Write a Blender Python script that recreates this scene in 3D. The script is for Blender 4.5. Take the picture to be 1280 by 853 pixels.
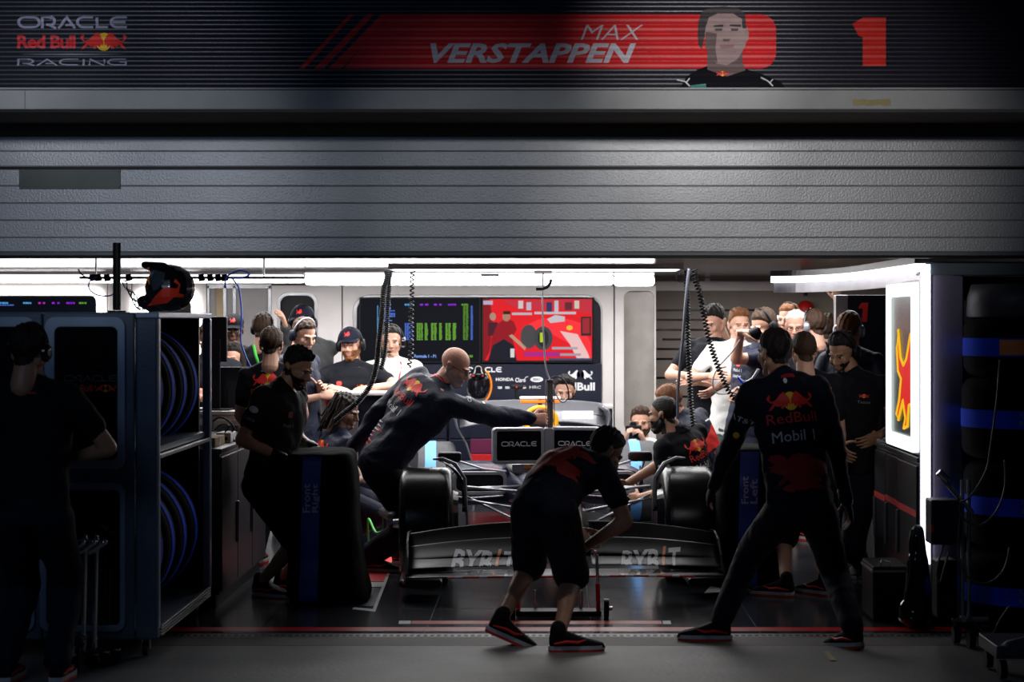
import bpy, bmesh, math, random
import numpy as np
from mathutils import Vector, Matrix
from mathutils.bvhtree import BVHTree

for _o in list(bpy.data.objects): bpy.data.objects.remove(_o)
scene = bpy.context.scene
COL = scene.collection
PI = math.pi
random.seed(4); RNG = np.random.RandomState(7)

# ------------------------------------------------------------------ camera
F, H0, PX, PY = 2500.0, 1.68, 690.0, 400.0
def at(px, py, Y):
    return Vector(((px - PX) * Y / F, Y, H0 - (py - PY) * Y / F))
cam = bpy.data.cameras.new('camera'); camo = bpy.data.objects.new('camera', cam); COL.objects.link(camo)
camo.location = (0, 0, H0); camo.rotation_euler = (PI / 2, 0, 0)
cam.sensor_width = 36; cam.lens = F / 1280 * 36
cam.shift_x = -(PX - 640) / 1280; cam.shift_y = -(426.5 - PY) / 1280
cam.clip_start = .1; cam.clip_end = 200
cam.dof.use_dof = True; cam.dof.focus_distance = 12.9; cam.dof.aperture_fstop = 3.2
scene.camera = camo
# ------------------------------------------------------------------ world, exposure
world = bpy.data.worlds.new('world'); scene.world = world; world.use_nodes = True
world.node_tree.nodes['Background'].inputs[0].default_value = (.35, .5, 1, 1)
world.node_tree.nodes['Background'].inputs[1].default_value = .008
vs = scene.view_settings
vs.view_transform = 'Standard'; vs.look = 'None'; vs.exposure = 0; vs.gamma = 1; vs.use_curve_mapping = False
# ------------------------------------------------------------------ lamps
def spot(name, loc, tgt, power, size, blend, col=(1, .97, .95), rad=.08):
    l = bpy.data.lights.new(name, 'SPOT'); l.energy = power; l.spot_size = math.radians(size); l.spot_blend = blend
    l.color = col; l.shadow_soft_size = rad
    o = bpy.data.objects.new(name, l); COL.objects.link(o); o.location = loc
    o.rotation_euler = (Vector(tgt) - Vector(loc)).to_track_quat('-Z', 'Y').to_euler()
def area(name, loc, sx, sy, power, col=(1, 1, 1), tgt=None):
    l = bpy.data.lights.new(name, 'AREA'); l.shape = 'RECTANGLE'; l.size = sx; l.size_y = sy; l.energy = power; l.color = col
    o = bpy.data.objects.new(name, l); COL.objects.link(o); o.location = loc
    if tgt: o.rotation_euler = (Vector(tgt) - Vector(loc)).to_track_quat('-Z', 'Y').to_euler()
# pit lane floodlights that wash the fascia and the shutter
spot('pit_lane_spot', (-2.9, 5.2, 3.5), (-2.75, 10.3, 3.05), 150, 13, 1.0, (.95, .95, 1))
spot('pit_lane_spot', (0.9, 5.2, 3.5), (.75, 10.3, 3.05), 330, 16, 1.0)
spot('pit_lane_spot', (-2.4, 5.0, 3.4), (-2.3, 10.7, 2.50), 230, 26, 1.0, (.9, .94, 1))
spot('pit_lane_spot', (-.5, 5.0, 3.4), (-.4, 10.7, 2.36), 130, 19, 1.0, (.95, .97, 1))
spot('pit_lane_spot', (1.0, 5.0, 3.4), (1.2, 10.7, 2.48), 360, 29, 1.0)
spot('pit_lane_spot', (0.2, 9.0, 5.0), (0.2, 9.2, 0.0), 190, 36, 1.0, (1, .95, .9))
area('cabinet_fill', (-3.2, 5.2, 3.2), 2.5, 1.2, 15, (.45, .65, 1), (-2.6, 9.9, 1.1))  # added blue fill that lifts the cabinet front, no floodlight stands here
# garage ceiling lamps over and behind the car
area('garage_ceiling_lamp', (-.5, 13.5, 2.07), 3.0, .2, 17)
area('garage_ceiling_lamp', (-1.3, 14.6, 2.07), 2.6, .5, 75)
area('garage_ceiling_lamp', (1.3, 14.7, 2.07), 2.4, .5, 44)
area('garage_ceiling_lamp', (-.6, 16.3, 2.07), 5.5, .5, 85)
area('garage_ceiling_lamp', (-1.0, 18.0, 2.07), 6, .4, 105)
area('garage_ceiling_lamp', (2.6, 18.0, 2.07), 2.5, .5, 22, (1, .9, .75))

# ------------------------------------------------------------------ materials
MATS = {}
def mat(name, col, rough=.5, metal=0.0, bump=0.0, bscale=60, var=.12, vscale=6, coat=0, spec=.5, emit=None, estr=0, alpha=None):
    if name in MATS: return MATS[name]
    m = bpy.data.materials.new(name); m.use_nodes = True; nt = m.node_tree; N = nt.nodes; L = nt.links
    b = N['Principled BSDF']
    b.inputs['Roughness'].default_value = rough; b.inputs['Metallic'].default_value = metal
    b.inputs['Specular IOR Level'].default_value = spec
    if coat: b.inputs['Coat Weight'].default_value = coat; b.inputs['Coat Roughness'].default_value = .08
    tc = N.new('ShaderNodeTexCoord'); nz = N.new('ShaderNodeTexNoise'); nz.inputs['Scale'].default_value = vscale; nz.inputs['Detail'].default_value = 4
    L.new(tc.outputs['Object'], nz.inputs['Vector'])
    rp = N.new('ShaderNodeValToRGB'); L.new(nz.outputs['Fac'], rp.inputs['Fac'])
    rp.color_ramp.elements[0].position = .3; rp.color_ramp.elements[1].position = .7
    rp.color_ramp.elements[0].color = (*[c * (1 - var) for c in col], 1); rp.color_ramp.elements[1].color = (*[min(1, c * (1 + var)) for c in col], 1)
    L.new(rp.outputs['Color'], b.inputs['Base Color'])
    if bump:
        n2 = N.new('ShaderNodeTexNoise'); n2.inputs['Scale'].default_value = bscale; n2.inputs['Detail'].default_value = 3
        L.new(tc.outputs['Object'], n2.inputs['Vector'])
        bp = N.new('ShaderNodeBump'); bp.inputs['Strength'].default_value = bump; bp.inputs['Distance'].default_value = .01
        L.new(n2.outputs['Fac'], bp.inputs['Height']); L.new(bp.outputs['Normal'], b.inputs['Normal'])
    if emit:
        b.inputs['Emission Color'].default_value = (*emit, 1); b.inputs['Emission Strength'].default_value = estr
    MATS[name] = m; return m

M = {}
M['white'] = mat('white_panel', (.62, .58, .57), .28, 0, var=.05)
M['greyp'] = mat('grey_panel', (.22, .2, .2), .3, 0, var=.08)
M['shut'] = mat('shutter_paint', (.42, .43, .45), .42, .25, .25, 90, var=.06, vscale=3)
M['lint'] = mat('lintel_paint', (.33, .335, .34), .6, 0, .15, 40, var=.1, vscale=4)
M['soff'] = mat('soffit_paint', (.12, .1, .075), .8)
M['slat'] = mat('black_slat', (.018, .018, .03), .32, .0, var=.1)
M['black'] = mat('black_plastic', (.006, .006, .008), .45, spec=.2)
M['blackg'] = mat('black_gloss', (.004, .004, .006), .12, 0, coat=.5)
M['dark'] = mat('dark_paint', (.012, .013, .02), .4)
M['navy'] = mat('navy_panel', (.006, .008, .022), .4, spec=.3)
M['cab'] = mat('cabinet_blue_grey', (.085, .12, .17), .42, .2, .08, 80, var=.08)
M['cabl'] = mat('cabinet_edge', (.3, .38, .5), .35, .3)
M['chrome'] = mat('chrome', (.7, .7, .72), .15, 1, var=.03)
M['alu'] = mat('brushed_metal', (.4, .4, .42), .35, .9, .1, 150)
M['rub'] = mat('tyre_rubber', (.010, .010, .011), .42, 0, .1, 120)
M['cover'] = mat('tyre_cover', (.003, .003, .004), .9, 0, .35, 30, spec=.06)
M['gcover'] = mat('grey_tyre_cover', (.05, .05, .055), .6, 0, .35, 30)
M['blue'] = mat('blue_band', (.015, .07, .75), .8, 0, .1, 60, spec=.06)
M['lblue'] = mat('pale_blue_band', (.12, .38, .85), .5)
M['red'] = mat('red_paint', (.62, .01, .012), .4)
M['dred'] = mat('dark_red_print', (.35, .006, .008), .7)
M['redp'] = mat('red_print', (.75, .02, .015), .55)
M['yel'] = mat('yellow_print', (.9, .5, .01), .5)
M['oran'] = mat('orange_print', (.85, .22, .01), .45)
M['wprint'] = mat('white_print', (.72, .72, .75), .5)
M['gprint'] = mat('grey_print', (.22, .24, .28), .5)
M['lav'] = mat('lavender_print', (.36, .36, .5), .5)
M['carbon'] = mat('carbon_fibre', (.006, .006, .007), .32, 0, .06, 300, coat=.25)
M['wingc'] = mat('wing_carbon', (.005, .005, .006), .38, 0, .06, 300, spec=.22)
M['carp'] = mat('car_paint_navy', (.008, .012, .04), .28, 0, coat=.7)
M['silver'] = mat('silver_shell', (.32, .31, .34), .3, .5)
M['skin'] = mat('skin', (.55, .30, .21), .5, 0, .05, 200, var=.1, vscale=20)
M['skinr'] = mat('skin_ruddy', (.58, .27, .19), .5, 0, .05, 200, var=.12, vscale=20)
M['skint'] = mat('skin_tan', (.40, .20, .12), .5, 0, .05, 200, var=.1, vscale=20)
M['skind'] = mat('skin_brown', (.13, .06, .035), .5, 0, .05, 200)
M['eyew'] = mat('eye_white', (.7, .68, .66), .25)
M['iris'] = mat('eye_iris', (.03, .02, .015), .15)
M['lip'] = mat('lips', (.42, .15, .12), .45)
M['hbrown'] = mat('hair_brown', (.045, .022, .012), .6, 0, .6, 120, spec=.25)
M['hdark'] = mat('hair_dark', (.012, .008, .007), .6, 0, .6, 120, spec=.25)
M['hginger'] = mat('hair_ginger', (.16, .06, .02), .6, 0, .6, 120, spec=.25)
M['hblond'] = mat('hair_blond', (.28, .16, .07), .6, 0, .6, 120, spec=.25)
M['hwhite'] = mat('hair_white', (.7, .66, .6), .6, 0, .6, 120, spec=.25)
M['hgrey'] = mat('hair_grey', (.22, .19, .17), .55, 0, .6, 120)
M['cloth'] = mat('navy_cloth', (.006, .008, .020), .8, 0, .9, 16, spec=.2)
M['clothd'] = mat('black_cloth', (.004, .0045, .008), .8, 0, .9, 16, spec=.2)
M['clothn'] = mat('navy_jacket_cloth', (.006, .009, .028), .6, 0, 1, 18, spec=.3)
M['tee'] = mat('white_tee_cloth', (.75, .74, .72), .8, 0, .4, 20)
M['gcloth'] = mat('charcoal_cloth', (.03, .03, .032), .85, 0, .4, 25)
M['kh'] = mat('khaki_cloth', (.3, .24, .17), .85, 0, .4, 25)
M['grn'] = mat('green_grey_cloth', (.05, .075, .06), .85, 0, .4, 25)
M['wsole'] = mat('white_sole', (.55, .55, .56), .6)
M['rsole'] = mat('red_sole', (.75, .03, .02), .55)
M['green'] = mat('green_strap', (.05, .5, .05), .6)
M['lamp'] = mat('lamp_diffuser', (.9, .9, .9), .5, emit=(1, .98, .97), estr=5.0)
M['lampw'] = mat('lamp_diffuser_violet', (.9, .9, .9), .5, emit=(.93, .9, 1), estr=2.6)
M['tape'] = mat('old_tape', (.35, .3, .14), .7, 0, .8, 60)
M['timber'] = mat('cardboard', (.45, .3, .14), .8)
M['paper'] = mat('paper', (.6, .6, .6), .7)
def emis(name, col, s):
    if name in M: return M[name]
    M[name] = mat(name, tuple(c * .1 for c in col), .5, spec=.08, emit=col, estr=s); return M[name]

# ------------------------------------------------------------------ mesh builder
def ring(c, u, v, a, b, n=16, p=2.0, ph=0):
    t = np.linspace(0, 2 * PI, n, endpoint=False) + ph
    cs, sn = np.cos(t), np.sin(t)
    x = np.sign(cs) * np.abs(cs) ** (2 / p) * a; y = np.sign(sn) * np.abs(sn) ** (2 / p) * b
    return np.array(c)[None] + x[:, None] * np.array(u)[None] + y[:, None] * np.array(v)[None]
def perp(d):
    d = Vector(d).normalized(); r = Vector((0, 0, 1)) if abs(d.z) < .9 else Vector((1, 0, 0))
    u = d.cross(r).normalized(); v = u.cross(d).normalized() * -1
    return u, v
class MB:
    def __init__(s): s.v = []; s.f = []; s.m = []; s.n = 0
    def add(s, vs, fs, mi=0):
        s.v.append(np.asarray(vs, float).reshape(-1, 3)); s.f += [tuple(i + s.n for i in f) for f in fs]; s.m += [mi] * len(fs); s.n += len(s.v[-1]); return s
    def box(s, lo, hi, mi=0, mtx=None):
        x0, y0, z0 = lo; x1, y1, z1 = hi
        v = [(x0, y0, z0), (x1, y0, z0), (x1, y1, z0), (x0, y1, z0), (x0, y0, z1), (x1, y0, z1), (x1, y1, z1), (x0, y1, z1)]
        if mtx is not None: v = [mtx @ Vector(p) for p in v]
        return s.add([tuple(p) for p in v], [(0, 3, 2, 1), (4, 5, 6, 7), (0, 1, 5, 4), (1, 2, 6, 5), (2, 3, 7, 6), (3, 0, 4, 7)], mi)
    def loft(s, rings, mi=0, cap=True, closed=False):
        n = len(rings[0]); V = np.concatenate(rings); fs = []; K = len(rings)
        for k in range(K if closed else K - 1):
            a = k * n; b = ((k + 1) % K) * n
            for i in range(n): j = (i + 1) % n; fs.append((a + i, a + j, b + j, b + i))
        if cap and not closed: fs.append(tuple(range(n))[::-1]); fs.append(tuple((K - 1) * n + i for i in range(n)))
        return s.add(V, fs, mi)
    def cyl(s, p0, p1, r0, r1=None, n=14, mi=0):
        r1 = r0 if r1 is None else r1; u, v = perp(Vector(p1) - Vector(p0))
        return s.loft([ring(p0, v, u, r0, r0, n), ring(p1, v, u, r1, r1, n)], mi)
    def tube(s, pts, r, n=8, mi=0, closed=False):
        pts = [Vector(p) for p in pts]; K = len(pts); rs = r if isinstance(r, (list, tuple)) else [r] * K; rings = []; u = None
        for i, p in enumerate(pts):
            d = (pts[(i + 1) % K] if (closed or i < K - 1) else p) - (pts[i - 1] if (closed or i > 0) else p)
            d = d.normalized() if d.length > 1e-9 else Vector((0, 0, 1))
            if u is None: u = perp(d)[0]
            else: u = (u - d * u.dot(d)); u = u.normalized() if u.length > 1e-6 else perp(d)[0]
            v = u.cross(d); rings.append(ring(p, v, u, rs[i], rs[i], n))
        return s.loft(rings, mi, True, closed)
    def cap2(s, p0, p1, r0, r1, n=14, mi=0, fl=1.0, side=None):
        """rounded tapered limb; fl flattens it across 'side'"""
        p0 = Vector(p0); p1 = Vector(p1); d = p1 - p0
        d = d.normalized() if d.length > 1e-6 else Vector((0, 0, 1))
        if side is not None: u = Vector(side); u = (u - d * u.dot(d)).normalized(); v = d.cross(u)
        else: u, v = perp(d); v = d.cross(u)
        st = []
        for a in (-85, -60, -30, 0): A = math.radians(a); st.append((p0 + d * r0 * math.sin(A), r0 * math.cos(A)))
        for a in (0, 30, 60, 85): A = math.radians(a); st.append((p1 + d * r1 * math.sin(A), r1 * math.cos(A)))
        return s.loft([ring(c, u, v, r, r * fl, n) for c, r in st], mi)
    def ell(s, c, rx, ry, rz, R=None, n=18, mi=0):
        rings = []
        for a in np.linspace(-88, 88, max(7, n // 2)):
            A = math.radians(a); rings.append(ring((0, 0, rz * math.sin(A)), (1, 0, 0), (0, 1, 0), rx * math.cos(A), ry * math.cos(A), n))
        if R is not None: Rn = np.array(R.to_3x3()); rings = [r @ Rn.T for r in rings]
        return s.loft([r + np.array(c)[None] for r in rings], mi)
    def lathe(s, prof, mi=0, n=32, mtx=None, closed=True):
        """profile (r, h) about +Z"""
        rings = [ring((0, 0, h), (1, 0, 0), (0, 1, 0), r, r, n) for r, h in prof]
        if mtx is not None:
            R = np.array(mtx.to_3x3()); t = np.array(mtx.translation); rings = [r @ R.T + t for r in rings]
        return s.loft(rings, mi, not closed, closed)
    def prism(s, poly, o, u, v, depth, mi=0):
        """polygon (2D, ccw) in plane o,u,v extruded along u x v by depth (from 0)"""
        o, u, v = Vector(o), Vector(u), Vector(v); w = u.cross(v).normalized() * depth; n = len(poly)
        A = [tuple(o + u * x + v * y) for x, y in poly]; B = [tuple(o + u * x + v * y + w) for x, y in poly]
        return s.add(A + B, [tuple(range(n))[::-1], tuple(range(n, 2 * n))] + [(i, (i + 1) % n, n + (i + 1) % n, n + i) for i in range(n)], mi)
    def frame(s, outer, inner, o, u, v, depth, mi=0):
        o, u, v = Vector(o), Vector(u), Vector(v); w = u.cross(v).normalized() * depth; n = len(outer)
        P = lambda q, k: tuple(o + u * q[0] + v * q[1] + w * k)
        V = [P(q, 0) for q in outer] + [P(q, 0) for q in inner] + [P(q, 1) for q in outer] + [P(q, 1) for q in inner]; fs = []
        for i in range(n):
            j = (i + 1) % n
            fs += [(j, i, n + i, n + j), (2 * n + i, 2 * n + j, 3 * n + j, 3 * n + i), (i, j, 2 * n + j, 2 * n + i), (n + j, n + i, 3 * n + i, 3 * n + j)]
        return s.add(V, fs, mi)
    def build(s, name, mats, parent=None, smooth=False, bevel=0, base=None):
        me = bpy.data.meshes.new(name)
        V = np.concatenate(s.v) if s.v else np.zeros((0, 3))
        if s.f:
            us = np.unique(np.concatenate([np.array(f) for f in s.f])) if len(s.f) < 4000 else None
            if us is not None and len(us) < len(V): mp = {int(k): i for i, k in enumerate(us)}; V = V[us]; s.f = [tuple(mp[i] for i in f) for f in s.f]
        if base is None and parent is not None: base = parent.get('_b', None)
        if base is not None: V = V - np.array(base)[None]
        me.from_pydata(V.tolist(), [], s.f)
        if not isinstance(mats, (list, tuple)): mats = [mats]
        for m in mats: me.materials.append(M[m] if isinstance(m, str) else m)
        if len(mats) > 1: me.polygons.foreach_set('material_index', s.m)
        if smooth: me.polygons.foreach_set('use_smooth', [True] * len(me.polygons))
        me.validate(); me.update()
        o = bpy.data.objects.new(name, me); COL.objects.link(o)
        if base is not None and parent is not None: o['_b'] = list(base)
        if parent is not None: o.parent = parent
        if bevel:
            b = o.modifiers.new('bevel', 'BEVEL'); b.width = bevel; b.segments = 2; b.limit_method = 'ANGLE'
        elif smooth and smooth != 2:
            pass
        return o
def sharp(o, ang=40):
    o.data.polygons.foreach_set('use_smooth', [True] * len(o.data.polygons))
    o.data.set_sharp_from_angle(angle=math.radians(ang)); return o
def rrect(x0, y0, x1, y1, r, n=5):
    P = []
    for cx, cy, a in ((x1 - r, y0 + r, -90), (x1 - r, y1 - r, 0), (x0 + r, y1 - r, 90), (x0 + r, y0 + r, 180)):
        for k in range(n + 1): t = math.radians(a + 90 * k / n); P.append((cx + r * math.cos(t), cy + r * math.sin(t)))
    return P
def tag(o, label=None, cat=None, group=None, kind=None):
    if label: o['label'] = label
    if cat: o['category'] = cat
    if group: o['group'] = group
    if kind: o['kind'] = kind
    return o
def thing(name, label, cat, loc=(0, 0, 0), group=None):
    """Empty at the thing's base; meshes added under it are given in world coordinates"""
    o = bpy.data.objects.new(name, None); COL.objects.link(o); o.location = loc; o['_b'] = [float(c) for c in loc]
    o.empty_display_size = .1
    return tag(o, label, cat, group)
def solo(mb, name, mats, label, cat, group=None, smooth=False, bevel=0, kind=None):
    o = mb.build(name, mats, None, smooth, bevel); return tag(o, label, cat, group, kind)
def struct(mb, name, mats, smooth=False, bevel=0, parent=None):
    o = mb.build(name, mats, parent, smooth, bevel); o['kind'] = 'structure'; return o
def dup(root, delta, label=None, rotz=0):
    r = root.copy(); COL.objects.link(r); r.location = root.location + Vector(delta); r.rotation_euler.z += rotz
    if label: r['label'] = label
    for ch in list(root.children):
        c = ch.copy(); COL.objects.link(c); c.parent = r
        for g in list(ch.children): d = g.copy(); COL.objects.link(d); d.parent = c
    return r

# ------------------------------------------------------------------ lettering
def poly_mesh(polys):
    """list of 2D polygons -> (verts2d, tris)"""
    from mathutils.geometry import tessellate_polygon
    V = []; T = []
    for p in polys:
        b = len(V); V += list(p)
        T += [tuple(b + i for i in t) for t in tessellate_polygon([[Vector((x, y, 0)) for x, y in p]])]
    return V, T
_TX = {}
def text_mesh(txt, bold=0.0, shear=0.0, space=1.0):
    k = (txt, bold, shear, space)
    if k in _TX: return _TX[k]
    c = bpy.data.curves.new('t', 'FONT'); c.body = txt; c.size = 1; c.offset = bold; c.shear = shear; c.space_character = space; c.resolution_u = 2
    o = bpy.data.objects.new('t', c); COL.objects.link(o)
    dg = bpy.context.evaluated_depsgraph_get(); me = bpy.data.meshes.new_from_object(o.evaluated_get(dg))
    me.calc_loop_triangles(); V = [(v.co.x, v.co.y) for v in me.vertices]; T = [tuple(t.vertices) for t in me.loop_triangles]
    bpy.data.objects.remove(o); bpy.data.curves.remove(c); bpy.data.meshes.remove(me)
    _TX[k] = (V, T); return V, T
def ribbon(pts, w):
    L = []; R = []; n = len(pts)
    for i in range(n):
        a = Vector(pts[max(0, i - 1)]); b = Vector(pts[min(n - 1, i + 1)]); d = (b - a).normalized(); q = Vector((-d.y, d.x)) * w / 2; p = Vector(pts[i])
        if 0 < i < n - 1:
            d1 = (p - a).normalized(); c = max(.5, d.dot(d1)); q /= c
        L.append(tuple(p + q)); R.append(tuple(p - q))
    V = L + R; T = []
    for i in range(n - 1): T += [(i, n + i, n + i + 1), (i, n + i + 1, i + 1)]
    return V, T
def _arc(cx, cy, r, a0, a1, n=6): return [(cx + r * math.cos(math.radians(a0 + (a1 - a0) * k / n)), cy + r * math.sin(math.radians(a0 + (a1 - a0) * k / n))) for k in range(n + 1)]
GL = {'O': (1.5, [_arc(.4, .5, .4, 90, 270) + _arc(1.1, .5, .4, -90, 90) + [(.4, .9)]]),
      'R': (1.15, [[(.1, 0), (.1, .9), (.7, .9)] + _arc(.7, .6, .3, 90, -90) + [(.35, .3)], [(.55, .3), (1.1, 0)]]),
      'A': (1.25, [[(0, 0), (.6, .9), (1.2, 0)], [(.5, .28), (.98, .28)]]),
      'C': (1.2, [[(1.15, .9)] + _arc(.4, .5, .4, 90, 270) + [(1.15, .1)]]),
      'L': (1.0, [[(.1, .9), (.1, .1), (.9, .1)]]),
      'E': (1.2, [[(1.15, .9)] + _arc(.4, .5, .4, 90, 270) + [(1.15, .1)], [(.15, .5), (1.05, .5)]]),
      'I': (.3, [[(.15, 0), (.15, .9)]]), 'N': (1.1, [[(.1, 0), (.1, .9), (1, 0), (1, .9)]]),
      'G': (1.2, [[(1.1, .9)] + _arc(.4, .5, .4, 90, 270) + [(1.1, .1), (1.1, .5), (.7, .5)]])}
def stroke_text(txt, w=.16, gap=.12):
    V = []; T = []; x = 0
    for ch in txt:
        adv, sts = GL[ch]
        for st in sts:
            v, t = ribbon([(x + a, b) for a, b in st], w); b0 = len(V); V += v; T += [tuple(i + b0 for i in q) for q in t]
        x += adv + gap
    return V, T
BULL = [(-.95, .30), (-.88, .40), (-.85, .24), (-.91, .12), (-.80, .04), (-.62, .12), (-.42, .34), (-.27, .44), (-.12, .26), (-.02, .04), (-.03, -.16), (-.12, -.10), (-.17, -.28), (-.28, -.16), (-.34, -.32), (-.47, -.31), (-.42, -.19), (-.58, -.22), (-.70, -.15), (-.82, -.30), (-.98, -.36), (-.91, -.22), (-.76, -.05), (-.88, -.02), (-1.0, .14), (-1.01, .26)]
def fit(VT, x0, y0, x1, y1):
    V, T = VT; A = np.array(V); lo = A.min(0); hi = A.max(0)
    A = (A - lo) / (hi - lo) * np.array([x1 - x0, y1 - y0]) + np.array([x0, y0]); return [tuple(p) for p in A], T
def densify(V, T, L):
    """split triangles until edges are shorter than L"""
    V = [tuple(p) for p in V]; T = list(T)
    for _ in range(18):
        cache = {}; out = []; ch = False
        def mid(a, b):
            k = (min(a, b), max(a, b))
            if k not in cache: cache[k] = len(V); V.append(((V[a][0] + V[b][0]) / 2, (V[a][1] + V[b][1]) / 2))
            return cache[k]
        for t in T:
            l = [math.dist(V[t[i]], V[t[(i + 1) % 3]]) for i in range(3)]; k = int(np.argmax(l))
            if l[k] > L: a, b, c = t[k], t[(k + 1) % 3], t[(k + 2) % 3]; m = mid(a, b); out += [(a, m, c), (m, b, c)]; ch = True
            else: out.append(t)
        T = out
        if not ch: break
    return V, T
def flat(mb, VT, o, u, v, off=.001, mi=0):
    """lay a flat print in plane o,u,v"""
    V, T = VT; o, u, v = Vector(o), Vector(u), Vector(v); w = u.cross(v).normalized() * off
    mb.add([tuple(o + u * x + v * y + w) for x, y in V], T, mi)
def wrap(mb, VT, bvh, o, u, v, d, off=.003, L=.03, mi=0, maxd=.6):
    """project a print along d onto a surface"""
    V, T = densify(*VT, L); o, u, v, d = Vector(o), Vector(u), Vector(v), Vector(d).normalized(); P = []; ok = []
    for x, y in V:
        q = o + u * x + v * y; h = bvh.ray_cast(q, d, maxd)
        ok.append(h[0] is not None); P.append(tuple(h[0] - d * off) if h[0] is not None else tuple(q))
    T = [t for t in T if all(ok[i] for i in t)]
    if T: mb.add(P, T, mi)
def bvh_of(o):
    me = o.data; return BVHTree.FromPolygons([v.co.copy() for v in me.vertices], [tuple(p.vertices) for p in me.polygons])
def disc(cx, cy, rx, ry, n=20):
    return [(cx + rx * math.cos(2 * PI * k / n), cy + ry * math.sin(2 * PI * k / n)) for k in range(n)]
def emblem(mb, put, x0, y0, x1, y1, mis):
    """two charging bulls before a sun; mis = (sun, bull) ; put(VT, mi, layer)"""
    cx = (x0 + x1) / 2; sx = (x1 - x0) / 2; cy = (y0 + y1) / 2; sy = (y1 - y0) / .85
    put(poly_mesh([disc(cx, cy, sx * .32, (y1 - y0) / 2)]), mis[0], 0)
    for s in (1, -1):
        P = [(cx + s * x * sx * .98, cy + y * sy) for x, y in BULL]
        if s < 0: P = P[::-1]
        put(poly_mesh([P]), mis[1], 1)
def smoothp(P, n=40):
    out = []; K = len(P)
    for i in range(n + 1):
        s = i / n * (K - 1); k = min(K - 2, int(s)); f = s - k; p0, p1, p2, p3 = P[max(0, k - 1)], P[k], P[k + 1], P[min(K - 1, k + 2)]
        out.append(.5 * ((2 * p1) + (p2 - p0) * f + (2 * p0 - 5 * p1 + 4 * p2 - p3) * f * f + (3 * p1 - p0 - 3 * p2 + p3) * f ** 3))
    return out
# ================================================================== STRUCTURE
def hx(px, Y): return (px - PX) * Y / F
def hz(py, Y): return H0 - (py - PY) * Y / F
def fl(px, py, z=0.0):
    Y = (H0 - z) * F / (py - PY); return Vector(((px - PX) * Y / F, Y, z))
X_, Y_, Z_ = Vector((1, 0, 0)), Vector((0, 1, 0)), Vector((0, 0, 1))
# floors
concrete = mat('concrete', (.13, .125, .12), .62, 0, .3, 35, var=.3, vscale=1.6)
brownc = mat('stained_concrete', (.075, .062, .052), .7, 0, .3, 35, var=.3, vscale=2)
tile = mat('vinyl_tile', (.030, .032, .038), .16, 0, .05, 14, var=.2, vscale=2)
ap = struct(MB().box((-8, 4, -.2), (8, 10.33, -.004)), 'floor', concrete)
struct(MB().box((-8, 10.332, -.2), (8, 10.60, -.003)), 'trim_1', brownc)
inn = struct(MB().box((-6, 10.72, -.2), (6, 21.3, -.006)), 'floor', 'black')
tm = None
for i in range(-6, 6):
    for j in range(0, 11):
        x0, y0 = i * .9 + .22, 10.73 + j * .9
        if tm is None:
            o = MB().box((0, 0, -.005), (.895, .895, 0)).build('tile', tile, None, bevel=.0015); tm = o
        else: o = tm.copy(); COL.objects.link(o)
        o.location = (x0, y0, 0); o.parent = inn
dr = struct(MB().box((-6, 10.602, -.2), (6, 10.718, -.002)), 'trim_2', mat('drain_metal', (.09, .09, .09), .5, .6))
m = MB()
for i in range(-110, 110): m.box((i * .036, 10.635, -.004), (i * .036 + .02, 10.675, .0008))
o = m.build('drain_hole', 'black', dr); o['kind'] = 'stuff'
def floor_patch(name, pts, z, col, kind='structure', par=None):
    P = [fl(*p) for p in pts]; q = [(p.x, p.y) for p in P]
    if sum(q[i][0] * q[(i + 1) % len(q)][1] - q[(i + 1) % len(q)][0] * q[i][1] for i in range(len(q))) < 0: q = q[::-1]
    o = MB().prism(q, (0, 0, .0003), X_, Y_, z).build(name, col, inn); return o
fr = mat('floor_red_line', (.55, .012, .015), .3); fw = mat('floor_white_line', (.6, .6, .6), .3)
floor_patch('red_line', [(-300, 784.6), (1200, 784.6), (1210, 789.4), (-300, 789.4)], .0006, fr)
floor_patch('red_line', [(515, 776.5), (826, 776.5), (828, 780.5), (514, 780.5)], .0006, fr)
floor_patch('white_mark', [(499, 776.5), (514, 776.5), (513, 780.5), (498, 780.5)], .0006, fw)
floor_patch('white_mark', [(828, 776.5), (838, 776.5), (839, 780.5), (829, 780.5)], .0006, fw)
floor_patch('white_line', [(497, 684), (500, 684), (469, 765), (440, 762), (443, 759.5), (466, 762)], .0008, fw)
floor_patch('red_floor_panel', [(440, 694), (493, 694), (480.5, 727), (430, 727)], .0006, mat('floor_red', (.75, .05, .06), .45))
floor_patch('navy_stripe', [(440, 684), (497, 684), (495.5, 687.5), (440, 687.5)], .0007, mat('floor_navy', (.03, .03, .12), .4))
floor_patch('white_stripe', [(440, 688), (495, 688), (493.5, 693), (440, 693)], .0007, fw)
floor_patch('white_stripe', [(440, 678), (499, 678), (498, 681), (440, 681)], .0007, fw)
floor_patch('white_stripe', [(430, 728), (480, 728), (478, 734), (425, 734)], .0007, fw)
floor_patch('navy_floor_panel', [(425, 735), (477, 735), (468, 758), (415, 758)], .0005, mat('floor_violet', (.045, .04, .07), .35))
floor_patch('red_floor_panel', [(885, 694), (960, 694), (960, 727), (892, 727)], .0006, 'redp')
floor_patch('white_stripe', [(893, 728), (965, 728), (975, 735), (880, 742)], .0007, fw)
floor_patch('yellow_mark', [(1028, 815), (1036, 815), (1046, 826), (1037, 826)], .0006, 'tape')

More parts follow.
